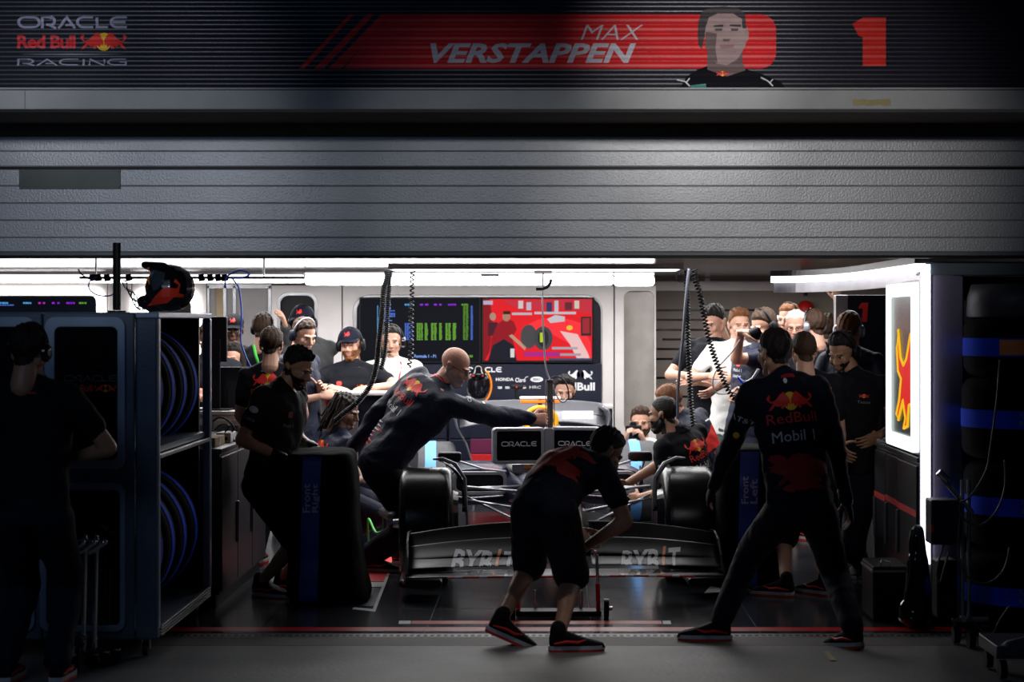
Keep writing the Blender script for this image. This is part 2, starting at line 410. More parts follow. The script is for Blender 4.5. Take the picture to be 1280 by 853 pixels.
# shell
ceil = mat('ceiling_gloss', (.11, .09, .095), .10, 0, .03, 4, var=.1)
struct(MB().box((-6, 10.95, 2.1), (6, 21.3, 2.2)), 'ceiling', ceil)
struct(MB().box((-6, 21, 0), (6, 21.2, 2.1)), 'wall_back', 'greyp')
struct(MB().box((-5.6, 11.2, 0), (-5.5, 21, 2.1)), 'wall_left', 'greyp')
struct(MB().box((5.2, 11.2, 0), (5.3, 21, 2.1)), 'wall_right', 'greyp')
struct(MB().box((-9, 10.3, 0), (-4.2, 10.6, 4.6)), 'wall_front', 'dark')
struct(MB().box((3.9, 10.3, 0), (9, 10.6, 4.6)), 'wall_front', 'dark')

# lintel ledge, soffit, header
LY = 10.15
lg = struct(MB().box((-5, LY, hz(136.5, LY)), (5, LY + .16, hz(112.5, LY))), 'lintel', 'lint', bevel=.003)
struct(MB().box((-5, LY - .02, hz(112.3, LY)), (5, LY + .3, hz(110, LY))), 'trim_3', 'lint', bevel=.002)
struct(MB().box((-5, LY + .161, hz(136.5, LY) - .001), (5, 10.92, hz(130, LY))), 'trim_4', 'soff')
struct(MB().box((-5, 10.92, hz(171, 10.9)), (5, 11.1, hz(120, 10.9))), 'trim_5', 'soff')
MB().box((hx(31, LY), LY - .0008, hz(136, LY)), (hx(31.6, LY), LY, hz(113, LY))).build('joint', 'black', lg)
m = MB(); P = []
for k in range(15): P.append((hx(1066 + k * 3.4, LY), hz(124.5 + random.uniform(-1, .6), LY)))
for k in range(15)[::-1]: P.append((hx(1066 + k * 3.4, LY), hz(131.5 + random.uniform(-1, 1.2), LY)))
m.prism(P[::-1], (0, LY - .0004, 0), X_, Z_, .002)
solo(m, 'tape_scrap', 'tape', 'torn strip of yellowed tape stuck on the grey lintel', 'tape')

# sectional garage door, half raised
DY = 10.9
door = bpy.data.objects.new('door_1', None); COL.objects.link(door); door['kind'] = 'structure'; door.location = (0, DY, 2.0); door['_b'] = [0, DY, 2.0]
ys = [170.5, 189, 208.2, 211.5, 232.5, 254, 275.5, 297, 315]
for a, b in zip(ys[:-1], ys[1:]):
    if b - a < 5:
        MB().box((-4.1, DY + .012, hz(b, DY)), (4.1, DY + .04, hz(a, DY))).build('seam', 'black', door); continue
    MB().box((-4.1, DY, hz(b - .35, DY)), (4.1, DY + .05, hz(a + .35, DY))).build('door_panel', 'shut', door, bevel=.0035)
    MB().box((-4.1, DY + .006, hz(b + .35, DY)), (4.1, DY + .045, hz(b - .35, DY))).build('groove', mat('shutter_groove', (.2, .2, .21), .5), door)
MB().box((-4.1, DY - .004, hz(319.8, DY)), (4.1, DY + .055, hz(315.2, DY))).build('bottom_rail', mat('rail_grey', (.12, .13, .14), .5, .3), door, bevel=.003)
MB().box((-4.1, DY - .008, hz(323, DY)), (4.1, DY + .06, hz(320, DY))).build('rubber_seal', 'black', door, bevel=.003)
m = MB().box((hx(24, DY), DY - .006, hz(236.5, DY)), (hx(151, DY), DY, hz(211.8, DY)))
pl = m.build('cover_plate', mat('plate_green_grey', (.09, .1, .095), .5, .3), door, bevel=.002)
for px in (27, 148.5):
    for py in (214.5, 234): MB().cyl(at(px, py, DY - .006), at(px, py, DY - .009), .004, n=8).build('screw', 'chrome', pl)

# roller shutter banner
BY = 10.3; z0 = hz(110.5, BY); PIT = .0468; NS = 12
def slat_y(z):
    k = ((z - z0) / PIT) % 1.0; t = (k - .5) * 2
    return BY - .0075 * (.5 + .5 * math.cos(PI * t))
shroot = thing('roller_shutter', 'black corrugated roller shutter printed with team lettering, red band and portrait', 'shutter', (0, BY, z0))
prof = [(BY + .012, 0)] + [(slat_y(z0 + PIT * k), PIT * k) for k in np.linspace(0.0, .999, 15)] + [(BY + .012, PIT)]
sl0 = None
for i in range(NS):
    if sl0 is None:
        m = MB(); n = len(prof); V = [(-4.4, y, z0 + z) for y, z in prof] + [(4.4, y, z0 + z) for y, z in prof]
        m.add(V, [(i2, i2 + 1, n + i2 + 1, n + i2) for i2 in range(n - 1)] + [tuple(range(n))[::-1], tuple(range(n, 2 * n)), (n - 1, 0, n, 2 * n - 1)])
        sl0 = m.build('shutter_slat', 'slat', shroot); o = sl0
        for p in sl0.data.polygons: p.use_smooth = False
    else: o = sl0.copy(); COL.objects.link(o); o.parent = shroot
    o.location = (0, 0, PIT * i)
struct(MB().box((-5, BY + .02, z0 - .02), (5, BY + .1, 4.6)), 'wall_front', 'slat')
def bput(mb, VT, mi=0, layer=0):
    V, T = densify(VT[0], VT[1], .02)
    mb.add([(hx(x, BY), slat_y(hz(y, BY)) - .0012 - .0008 * layer, hz(y, BY)) for x, y in V], [t[::-1] for t in T], mi)
def px_text(txt, x0, y0, x1, y1, **k):
    V, T = text_mesh(txt, **k) if not k.get('stroke') else stroke_text(txt, k['stroke'])
    V, T = fit((V, T), x0, 0, x1, 1); return [(x, y1 + (y0 - y1) * y) for x, y in V], T
def pscale(VT): return VT
def dens_px(VT, L=1.5):
    return densify(VT[0], VT[1], L)
def banner(name, items, mats, label=None):
    mb = MB()
    for VT, mi, ly in items:
        V, T = dens_px(VT)
        mb.add([(hx(x, BY), min(slat_y(hz(y, BY)), slat_y(hz(y, BY) - .003), slat_y(hz(y, BY) + .003)) - .0012 - .0012 * ly, hz(y, BY)) for x, y in V], T, mi)
    o = mb.build(name, mats, shroot)
    if label: o['label'] = label
    return o
pm = poly_mesh
bred = mat('banner_red', (.62, .008, .012), .5)
band = [(486, 18), (950, 18)] + [(950 + 20 * math.sin(a), 38 - 20 * math.cos(a)) for a in np.linspace(.1, PI / 2, 8)] + [(970, 66)] + [(950 + 20 * math.cos(a), 66 + 20 * math.sin(a)) for a in np.linspace(.1, PI / 2, 8)] + [(430, 86)]
banner('red_band', [(pm([band]), 0, 0), (pm([[(437, 18), (443, 18), (381, 86), (374, 86)], [(459, 18), (468, 18), (405, 86), (393, 86)], [(477, 18), (491, 18), (427, 86), (411, 86)]]), 0, 0)], bred, 'red printed band with slanted stripes')
banner('lettering', [(px_text('MAX', 726, 31, 804, 50, bold=-.012, shear=.3), 0, 1), (px_text('VERSTAPPEN', 538, 54, 795, 79, bold=.03, shear=.3), 0, 1)], mat('name_print', (.55, .55, .62), .5), 'pale grey slanted name lettering')
banner('lettering', [(px_text('ORACLE', 22, 19, 159, 37, stroke=.2), 0, 1), (px_text('RACING', 22, 73, 159, 83, stroke=.13), 0, 1),
                     (pm([[(22, 68), (90, 67.4), (159, 68), (90, 68.9)]]), 0, 1)], 'lav', 'lavender lettering')
its = [(px_text('Red Bull', 22, 44, 95, 61, bold=.03, space=.9), 0, 1)]
banner('lettering', its, mat('logo_red', (.7, .02, .03), .5), 'red lettering')
its = []
def eput(VT, mi, ly): its.append((VT, mi, 1 + ly))
def px_emblem(x0, y0, x1, y1):
    out = []
    emblem(None, lambda VT, mi, ly: out.append((([(x, y0 + y1 - y) for x, y in VT[0]], VT[1]), mi, ly)), x0, y0, x1, y1, (0, 1)); return out
banner('bull_emblem', [(a, b, 1 + c) for a, b, c in px_emblem(101, 41, 159, 64)], ['yel', 'redp'])
banner('numeral', [(pm([[(1065, 30), (1079, 22), (1107, 22), (1107, 83), (1078, 83), (1078, 47), (1073, 45)]]), 0, 1)], mat('numeral_red', (.75, .02, .012), .5), 'large red numeral')
# printed portrait (generic head and shoulders in the same place and tones)
face = [(880, 28), (884, 17), (895, 12), (912, 11), (926, 15), (932, 28), (935, 42), (932, 56), (927, 66), (921, 75), (908, 82), (896, 80), (888, 70), (882, 55)]
banner('portrait_print', [
    (pm([[(850, 110), (858, 96), (872, 87), (884, 83), (925, 84), (950, 92), (975, 102), (982, 110)]]), 0, 1),
    (pm([[(884, 60), (928, 60), (928, 80), (932, 88), (908, 96), (884, 87)]]), 2, 2), (pm([face]), 1, 3),
    (pm([[(882, 40), (896, 42), (894, 62), (897, 79), (888, 72), (881, 57)]]), 2, 4),
    (pm([[(872, 44), (873, 26), (878, 14), (890, 9), (905, 8), (922, 10), (931, 18), (933, 36), (928, 36), (927, 24), (916, 17), (897, 17), (886, 22), (882, 34), (880, 48), (877, 62), (873, 56)]]), 3, 5),
    (pm([[(932, 38), (936, 40), (935, 50), (931, 55)]]), 1, 4), (pm([[(892, 32), (904, 31), (904, 34), (892, 34)], [(912, 31), (926, 31), (926, 34), (912, 33)]]), 3, 5),
    (pm([[(893, 36), (903, 36), (902, 39), (894, 39)], [(913, 36), (923, 36), (922, 39), (914, 39)]]), 3, 5), (pm([[(903, 49), (913, 49), (911, 52), (904, 52)]]), 2, 5),
    (pm([[(899, 57), (918, 56), (916, 60), (901, 61)]]), 4, 5)],
    ['clothd', mat('portrait_skin', (.36, .25, .24), .6), mat('portrait_shade', (.14, .09, .09), .6), mat('portrait_hair', (.04, .03, .035), .6), mat('portrait_lip', (.3, .13, .13), .6)], 'printed portrait of a man in a dark collared shirt')
banner('collar_print', [(a, b, 3 + c) for a, b, c in px_emblem(895, 89, 911, 96)] + [(ribbon([(846, 100), (856, 102), (862, 108)], 1.6), 2, 2), (ribbon([(862, 98), (858, 103)], 1.4), 2, 2), (ribbon([(951, 97), (959, 101), (966, 108)], 1.6), 2, 2), (ribbon([(966, 99), (962, 104)], 1.4), 2, 2), (pm([[(863, 107), (882, 105), (883, 110), (863, 110)]]), 3, 2)],
       ['yel', 'redp', 'wprint', mat('teal_print', (.05, .25, .22), .5)])

# ---------------- back wall joinery
WY = 19.0
def panel(name, x0, x1, y0, y1, hole, mats, Y=WY, th=.06, r=.09, parent=None):
    """wall panel facing the camera with a rounded opening (pixels at its own depth)"""
    o = (0, Y, 0); u, v = X_, Z_
    A = rrect(hx(x0, Y), hz(y1, Y), hx(x1, Y), hz(y0, Y), .0015)
    B = rrect(hx(hole[0], Y), hz(hole[3], Y), hx(hole[2], Y), hz(hole[1], Y), r)
    m = MB().frame(A, B, (0, Y + th, 0), u, v, th)
    return struct(m, name, mats, bevel=.006, parent=parent)
FL = PY + H0 * F / WY   # floor line at the wall
panel('trim_6', -60, 134, 354, FL, (-50, 370, 122, 480), 'white')
struct(MB().box((hx(135, WY), WY, 0), (hx(164, WY), WY + .06, hz(354, WY))), 'trim_7', 'white', bevel=.006)
panel('trim_8', 165, 258, 354, FL, (176, 368, 247, 500), 'white')
struct(MB().box((hx(259, WY), WY + .02, 0), (hx(338, WY), WY + .06, hz(354, WY))), 'trim_9', 'greyp', bevel=.004)
m = MB()
for a, b in ((259, 262), (279, 283), (291, 295), (335, 339)): m.box((hx(a, WY), WY - .01, hz(520, WY)), (hx(b, WY), WY + .02, hz(357, WY)))
m.box((hx(259, WY), WY - .01, hz(361, WY)), (hx(339, WY), WY + .02, hz(355, WY)))
struct(m, 'trim_10', 'alu', bevel=.003)
struct(MB().box((hx(270, WY), WY, hz(470, WY)), (hx(279, WY), WY + .02, hz(361, WY))), 'trim_11', mat('curtain_brown', (.3, .22, .13), .8))
p1 = panel('trim_12', 339, 427, 357, FL, (346, 366, 397, 520), 'white', r=.1)
B1 = rrect(hx(346, WY), hz(520, WY), hx(397, WY), hz(366, WY), .1); B2 = rrect(hx(350, WY), hz(518, WY), hx(393, WY), hz(369.5, WY), .08)
MB().frame(B1, B2, (0, WY + .03, 0), X_, Z_, .02).build('moulding', 'alu', p1)
MB().box((hx(344, WY), WY + .061, 0), (hx(399, WY), WY + .07, hz(362, WY))).build('backing', 'black', p1)
p2 = panel('trim_13', 428.5, 767, 357, FL, (441, 369, 753, 520), 'white', r=.16)
B1 = rrect(hx(441, WY), hz(520, WY), hx(753, WY), hz(369, WY), .16); B2 = rrect(hx(446, WY), hz(516, WY), hx(751, WY), hz(372, WY), .13)
MB().frame(B1, B2, (0, WY + .04, 0), X_, Z_, .035).build('moulding', 'alu', p2, bevel=.004)
MB().box((hx(438, WY), WY + .061, 0), (hx(757, WY), WY + .07, hz(366, WY))).build('backing', 'navy', p2)
p3 = panel('trim_14', 768.5, 820, 357, FL, (780, 364, 818, 540), 'white', r=.07)
m = MB(); R = []
for px in np.linspace(780, 818, 11):
    y = WY + .06 + .03 * math.cos((px - 799) / 19 * PI / 2); R.append((hx(px, WY), y))
m.prism(R + [(hx(818, WY), WY + .12), (hx(780, WY), WY + .12)], (0, 0, 0), X_, Y_, hz(362, WY)); m.build('recess_panel', mat('recess_grey', (.33, .3, .28), .3, .3), p3, smooth=False)
# slotted partition at the right rear
PYY = 19.8
pt = struct(MB().box((hx(815, PYY), PYY, 0), (hx(1130, PYY), PYY + .08, 2.1)), 'wall_rear', mat('partition_beige', (.23, .19, .17), .5, var=.06))
for py, a, b in ((388, 818, 945), (400, 818, 895), (412.5, 818, 898), (424.5, 828, 880), (436.5, 818, 960), (449, 818, 960), (472.5, 818, 960), (496, 818, 960)):
    MB().box((hx(a, PYY), PYY - .004, hz(py + 1.3, PYY)), (hx(b, PYY), PYY + .002, hz(py - 1.3, PYY))).build('slot', 'blackg', pt)
MB().box((hx(818, PYY), PYY - .06, hz(364, PYY)), (hx(1000, PYY), PYY, hz(352, PYY))).build('header_rail', 'white', pt, bevel=.004)
MB().box((hx(881, PYY), PYY - .05, hz(364, PYY)), (hx(887, PYY), PYY - .02, hz(348, PYY))).build('post', 'white', pt)

# lamps that give the light: strips and ceiling panel
def lampbar(name, label, x0, x1, y0, y1, Y, d=.14, rl=.012, rr=.012, mt='lamp', housing=True, hy=6):
    t = thing(name, label, 'lamp', (hx((x0 + x1) / 2, Y), Y, hz(y1, Y)), 'garage light bars')
    a = (hx(x0, Y), hz(y1, Y), hx(x1, Y), hz(y0, Y)); r = min(.03, (a[3] - a[1]) * .49)
    MB().prism(rrect(*a, r), (0, Y + d, 0), X_, Z_, d).build('diffuser', mt, t)
    if housing: MB().box((a[0], Y + .01, a[3] + .001), (a[2], Y + d, min(2.098, a[3] + .03))).build('housing', 'silver', t)
    return t
lampbar('light_bar', 'long white light bar above the leftmost wall screen', -60, 379, 344, 353.5, 16.75)
lampbar('light_bar', 'bright white light bar above the pair of wall screens', 381, 767, 343.5, 356.5, 16.5)
lampbar('light_bar', 'short round-ended light bar above the recessed grey panel', 768, 818, 344.5, 357.5, 16.5)
t = thing('ceiling_light', 'flat white ceiling light panel above the wall screens', 'lamp', (0, 15.9, 2.09))
MB().box((hx(490, 15.5), 15.45, 2.075), (hx(850, 15.5), 16.2, 2.095)).build('diffuser', 'lamp', t)
MB().frame(rrect(hx(486, 15.5), 15.41, hx(854, 15.5), 16.24, .01), rrect(hx(490, 15.5), 15.45, hx(850, 15.5), 16.2, .01), (0, 0, 2.07), X_, Y_, .03).build('frame', 'silver', t)
# white lit frame round the left screen
t = thing('screen_surround_lamp', 'glowing white frame round the dark screen at far left', 'lamp', (hx(40, WY), WY, hz(420, WY)))
MB().frame(rrect(hx(-70, WY), hz(500, WY), hx(131, WY), hz(359.5, WY), .1), rrect(hx(-60, WY), hz(490, WY), hx(121.5, WY), hz(368.5, WY), .07), (0, WY - .002, 0), X_, Z_, .03).build('diffuser', 'lamp', t)
t = thing('recess_surround_lamp', 'glowing white arch on the wall behind the helmet', 'lamp', (hx(205, WY), WY, hz(420, WY)))
MB().frame(rrect(hx(164, WY), hz(500, WY), hx(250, WY), hz(360, WY), .14), rrect(hx(186, WY), hz(490, WY), hx(240, WY), hz(374, WY), .07), (0, WY - .002, 0), X_, Z_, .03).build('diffuser', 'lamp', t)

# ---------------- screens
def screen(name, label, x0, x1, y0, y1, Y, items, base=(.002, .003, .006), be=.02):
    t = thing(name, label, 'screen', (hx((x0 + x1) / 2, Y), Y, hz(y1, Y)))
    MB().box((hx(x0, Y), Y, hz(y1, Y)), (hx(x1, Y), Y + .05, hz(y0, Y))).build('bezel', 'black', t, bevel=.004)
    e = 1.6
    MB().box((hx(x0 + e, Y), Y - .002, hz(y1 - e, Y)), (hx(x1 - e, Y), Y, hz(y0 + e, Y))).build('display', emis('em' + name + str(x0), base, 1), t)
    by = {}
    for poly, col, s, ly in items: by.setdefault((col, s), []).append((poly, ly))
    for (col, s), L in by.items():
        m = MB()
        for poly, ly in L:
            VT = pm([poly]) if not isinstance(poly, tuple) else poly
            m.add([(hx(x, Y), Y - .003 - .0006 * ly, hz(y, Y)) for x, y in VT[0]], VT[1])
        m.build('screen_image', emis('scr_%g_%g_%g_%g' % (*col, s), col, s), t)
    return t
def rc(a, b, c, d): return [(a, b), (c, b), (c, d), (a, d)]
cy = (.12, .35, 1); pu = (.35, .02, .9); gr = (.16, .42, .04); bl = (.10, .22, .9); ltb = (.1, .45, .9)
it = []
def txt(x0, x1, y, col, h=2.0, s=.8): 
    n = max(1, int((x1 - x0) / 2.6)); w = (x1 - x0) / n
    for k in range(n): it.append((rc(x0 + k * w, y - h / 2, x0 + k * w + w * random.uniform(.6, .9), y + h / 2), col, s, 1))
txt(478, 489, 381, ltb); txt(506, 516, 381, ltb); txt(525, 530, 381, pu); txt(531.5, 536, 381, pu); txt(542.5, 547, 381, pu); txt(549, 553, 381, pu); txt(560, 571, 381, pu); txt(577, 586, 381, gr)
for k in range(11): txt(475.5, random.uniform(486, 495), 383.5 + k * 1.75, bl, 1.3)
for k in range(20): txt(471.5, 473, 383 + k * 1.75, ltb, 1.3)
for k in range(24): txt(579, 586, 383 + k * 1.8, gr, 1.35, .5); txt(588.5, 591.5, 383 + k * 1.8, bl, 1.35, .6)
for k in range(12):
    y = 404.8 + k * 1.8; txt(506, 516.5, y, bl, 1.35, .6)
    for a, b in ((521, 529), (531, 535.5), (539, 546.5), (549, 553), (557, 564), (566, 571)): txt(a, b, y, gr, 1.35, .8)
V, T = px_text('Formula 1 - P1', 518, 443.5, 545, 447.5, bold=.02); it.append(((V, T), (.25, .4, 1), .9, 1))
V, T = px_text('3:08', 583, 444, 591, 447, bold=.02); it.append(((V, T), gr, .9, 1))
screen('wall_screen', 'dark timing screen with green and purple number columns on the back wall', 449, 601, 372, 454, 18.96, it)
# live picture of another pit stop
R1 = (.75, .012, .02); R2 = (.28, .008, .015)
it = [(rc(604, 374, 740, 451), R1, .9, 1), ([(604, 374), (612, 374), (616, 400), (612, 440), (606, 451), (604, 451)], R2, .8, 2), (rc(604, 376, 616, 381), (.6, .5, .7), .7, 3),
      (disc(616, 396, 4, 5), (.5, .3, .22), .7, 3), ([(610, 403), (622, 403), (624, 420), (610, 420)], (.06, .01, .02), 1, 3),
      ([(612, 451), (614, 424), (622, 405), (632, 398), (642, 402), (646, 412), (640, 422), (644, 436), (638, 451)], R2, .9, 4), ([(610, 451), (616, 432), (630, 424), (642, 432), (646, 451)], (.01, .01, .02), 1, 5),
      (disc(633, 396, 5, 6), (.45, .22, .15), .8, 6), (rc(629, 389, 638, 393), (.03, .015, .01), 1, 7), ([(636, 420), (640, 418), (658, 434), (656, 438)], (.55, .3, .2), .8, 7), (rc(638, 436, 643, 447), (.7, .7, .7), .8, 8),
      ([(628, 376), (740, 374), (740, 392), (700, 386), (650, 388)], (.55, .03, .05), .9, 2), (rc(648, 376, 654, 386), (.7, .6, .6), .8, 3), (rc(658, 378, 664, 388), (.6, .5, .6), .8, 3), (rc(683, 378, 690, 392), (.03, .03, .1), 1, 3), (rc(693, 376, 698, 390), (.6, .55, .6), .8, 3), (rc(706, 378, 715, 388), (.12, .02, .03), 1, 3), (rc(718, 376, 724, 386), (.7, .6, .5), .8, 3), (rc(668, 390, 720, 393), (.55, .55, .6), .8, 4), (rc(640, 391, 665, 394), (.5, .5, .55), .8, 4),
      ([(655, 408), (672, 400), (700, 396), (726, 404), (738, 428), (740, 450), (726, 450), (712, 430), (690, 418), (670, 414)], (.85, .03, .04), 1, 5), ([(684, 399), (694, 394), (706, 396), (706, 402), (688, 404)], (.6, .55, .6), .8, 6), ([(700, 414), (722, 418), (734, 440), (738, 450), (722, 450), (712, 430)], (.8, .5, .5), .9, 6),
      (disc(661, 421, 10.5, 15), (.06, .055, .06), 1, 7), (disc(679, 423, 12, 15), (.05, .05, .055), 1, 8), (disc(679, 423, 7, 11), (.02, .02, .022), 1, 9), (rc(675, 416, 679, 428), (.45, .6, .02), .9, 10),
      (rc(655, 440, 700, 446), (.4, .02, .2), .9, 9), (rc(690, 434, 722, 437), (.4, .4, .45), .8, 9), (rc(692, 442, 726, 445), (.35, .35, .4), .8, 9), (rc(686, 448, 740, 451), (.05, .05, .1), 1, 9), (disc(712, 410, 4, 3), (.8, .5, .05), .9, 8), (rc(726, 396, 739, 420), (.02, .02, .02), 1, 7), (rc(728, 398, 737, 417), (.3, .02, .03), 1, 8)]
screen('wall_screen', 'bright red pit stop broadcast on the right-hand wall screen', 602, 743, 372, 453.5, 18.96, it)
it = []
txt(0, 11, 379, ltb); txt(29, 40, 379, ltb); txt(48, 52, 379, (.7, .02, .6)); txt(54, 58, 379, (.7, .02, .6)); txt(65, 69, 379, pu); txt(72, 76, 379, pu); txt(83, 94, 379, pu); txt(99, 109, 379, gr); txt(0, 18, 381.6, bl, 1.2)
screen('wall_screen', 'dark timing screen at far left above the tyre cabinet', -58, 121, 370, 452, 18.98, it)
# sponsor lettering under the screens
def wall_text(name, VTs, Y, mats, parent):
    m = MB()
    for VT, mi in VTs: m.add([(hx(x, Y), Y - .001, hz(y, Y)) for x, y in VT[0]], VT[1], mi)
    return m.build(name, mats, parent)
sb = thing('sponsor_board', 'navy board with white sponsor lettering below the wall screens', 'board', (hx(600, 18.98), 18.98, hz(507, 18.98)))
MB().box((hx(443, 18.99), 18.985, hz(508, 18.99)), (hx(752, 18.99), 19.03, hz(455, 18.99))).build('board_panel', 'navy', sb, bevel=.003)
SY = 18.984
wall_text('lettering', [(px_text('ORACLE', 582, 458.5, 627, 466, stroke=.2), 0), (px_text('HONDA', 620, 472.5, 642, 476.5, bold=.03), 0), (px_text('Claro', 644, 472.5, 657, 478, bold=.02), 0), (px_text('= =', 622, 483.5, 637, 486, bold=.02), 0), (px_text('HRC', 662, 482.5, 676, 486), 0),
    (pm([disc(671, 474.5, 8, 3.4)]), 0), (px_text('RedBull', 697, 478.5, 743.5, 488.5, bold=.03), 0), (ribbon([(655, 476), (657, 472), (660, 471)], .7), 0)], SY, 'wprint', sb)
wall_text('lettering', [(px_text('ESSO', 666.5, 473, 675.5, 476, bold=.03), 0)], SY - .001, 'navy', sb)
wall_text('bull_emblem', [(a, b) for a, b, c in px_emblem(710, 463, 741, 475.5)], SY, ['navy', 'wprint'], sb)
# ================================================================== TYRES, CABINETS, RACKS
def axis_mtx(c, ax):
    q = Vector((0, 0, 1)).rotation_difference(Vector(ax).normalized()); return Matrix.Translation(Vector(c)) @ q.to_matrix().to_4x4()
def tyre_profile(w, R, rin, rd=.05):
    h = w / 2; P = [(rin, -h * .86), (rin + .03, -h * .97)]
    for k in range(6): a = PI / 2 * k / 5; P.append((R - rd + rd * math.sin(a), -h + rd - rd * math.cos(a)))
    for k in range(6): a = PI / 2 * k / 5; P.append((R - rd + rd * math.cos(a), h - rd + rd * math.sin(a)))
    return P + [(rin + .03, h * .97), (rin, h * .86)]
def wrapped_tyre(c, ax, w, R, label, group, cov='cover', bandm='blue', bw=.035, text=None, tdir=None, tup=None, tw=.2):
    t = thing('wrapped_tyre', label, 'tyre', c, group); mx = axis_mtx(c, ax)
    m = MB().lathe(tyre_profile(w, R, .17, .07), n=44, mtx=mx); o = m.build('heat_cover', cov, t, smooth=True)
    m = MB().lathe([(R - .01, -bw), (R + .004, -bw), (R + .004, bw), (R - .01, bw)], n=44, mtx=mx); b = m.build('band', bandm, t, smooth=True); b['label'] = 'blue printed band'; sharp(b)
    MB().lathe([(.02, -w * .3), (.165, -w * .3), (.172, w * .3), (.02, w * .3)], n=24, mtx=mx).build('wheel_centre', 'black', t)
    if text:
        bv = bvh_of_world(b, t); mm = MB(); d = Vector(tdir).normalized(); up = Vector(tup).normalized(); u = d.cross(up).normalized()
        V = []; T = []; yy = 0
        for k, l in enumerate(text.split('\n')):
            v, tt = text_mesh(l, .015); A = np.array(v); v = [(x * tw * .42, (y - 1.05 * k) * tw * .42) for x, y in v]; n0 = len(V); V += v; T += [tuple(i + n0 for i in q) for q in tt]
        A = np.array(V); A -= (A.min(0) + A.max(0)) / 2; V = [tuple(p) for p in A]
        o0 = Vector(c) - d * (R + .3)
        wrap(mm, (V, T), bv, o0, u, up, d, .002, .03)
        if mm.v: mm.build('lettering', 'gprint', t)
    return t
def bvh_of_world(o, t=None):
    b = Vector(t['_b']) if t is not None else Vector((0, 0, 0)); me = o.data
    return BVHTree.FromPolygons([v.co + b for v in me.vertices], [tuple(p.vertices) for p in me.polygons])
def caster(parent, x, y, z, r=.035):
    c = MB(); c.cyl((x - .014, y, r), (x + .014, y, r), r, n=16).build('wheel', 'black', parent, smooth=False)
    m = MB(); m.box((x - .022, y - .012, r), (x - .017, y + .012, z)); m.box((x + .017, y - .012, r), (x + .022, y + .012, z)); m.box((x - .022, y - .02, z - .012), (x + .022, y + .02, z))
    m.build('fork', 'alu', parent)

# tyre cabinet at left
CY0, CY1, CX1, CX0 = 9.9, 11.48, -1.952, -3.35
zt, zb = hz(390.5, CY0), hz(800, CY0)
cab = thing('tyre_cabinet', 'tall blue-grey wheeled cabinet whose open side is full of wrapped tyres', 'cabinet', (-2.65, 10.7, 0))
m = MB(); m.box((CX0, CY0 + .03, zt - .03), (CX1 - .0, CY1, zt)); m.build('top_panel', 'cabl', cab, bevel=.006)
MB().box((CX0, CY0 + .03, zb), (CX1 - .005, CY1, zb + .05)).build('bottom_panel', 'cab', cab, bevel=.005)
MB().box((CX0, CY0 + .05, zb + .05), (CX0 + .03, CY1, zt - .03)).build('side_panel', 'cab', cab)
MB().box((CX0, CY1 - .03, zb + .05), (CX1 - .07, CY1, zt - .03)).build('back_panel', 'dark', cab)
MB().box((CX1 - .9, CY0 + .07, hz(569, CY0) - .0), (CX1 - .03, CY1 - .04, hz(569, CY0) + .03)).build('shelf', 'cab', cab)
for y, w, mt in ((CY0 + .03, .05, 'cabl'), (CY1 - .06, .06, 'cabl')):
    MB().box((CX1 - .045, y, zb + .05), (CX1, y + w, zt - .03)).build('post', mt, cab, bevel=.008)
for k in range(4):
    MB().box((CX1 - .012, CY0 + .08, zb + .006 + k * .015), (CX1 + .006, CY1 - .06, zb + .014 + k * .015)).build('rail', 'alu', cab, bevel=.002)
MB().box((CX1 - .02, CY0 + .08, hz(575, CY0)), (CX1, CY1 - .06, hz(570, CY0))).build('rail', 'alu', cab, bevel=.002)
def cabdoor(x0, x1, wins):
    Y = CY0; y = Y; d = MB()
    mm = MB().box((hx(x0, Y), y + .004, zb), (hx(x1, Y), y + .03, zt - .002)); o = mm.build('door', 'cab', cab, bevel=.008)
    for a, b, c, e, ft in wins:
        A = rrect(hx(a, Y), hz(e, Y), hx(c, Y), hz(b, Y), .05); B = rrect(hx(a + ft, Y), hz(e - ft * .9, Y), hx(c - ft * .75, Y), hz(b + ft, Y), .03)
        MB().frame(A, B, (0, y + .006, 0), X_, Z_, .02).build('window_frame', 'cabl', o, bevel=.004)
        MB().prism(B, (0, y + .0035, 0), X_, Z_, .001).build('window_pane', 'blackg', o)
    return o
d2 = cabdoor(53, 168, [(56, 396, 157, 587, 13), (50, 604, 157, 790, 9)]); d1 = cabdoor(-110, 52, [(-70, 396, 44, 587, 13), (-70, 604, 44, 790, 9)])
MB().box((hx(169, CY0), CY0 + .008, zb), (CX1 - .003, CY0 + .03, zt - .03)).build('corner_panel', 'cab', cab, bevel=.01)
def put_on(Y, name, items, mats, parent, off=.001, label=None):
    m = MB()
    for VT, mi in items: m.add([(hx(x, Y), Y - off, hz(y, Y)) for x, y in VT[0]], VT[1], mi)
    o = m.build(name, mats, parent)
    if label: o['label'] = label
    return o
put_on(CY0, 'lettering', [(px_text('ORACLE', 80, 468.5, 146, 478, stroke=.17), 0), (px_text('Red Bull', 80, 481, 116, 490, bold=.03), 1)] + [(a, 2 + b) for a, b, c in px_emblem(118, 481, 146, 490.5)],
       [mat('faint_grey_print', (.06, .06, .065), .5), 'redp', 'oran', 'redp'], d2, .004)
for x in (-3.2, -2.5, -2.03):
    for y in (CY0 + .1, CY1 - .12): caster(cab, x, y, zb)
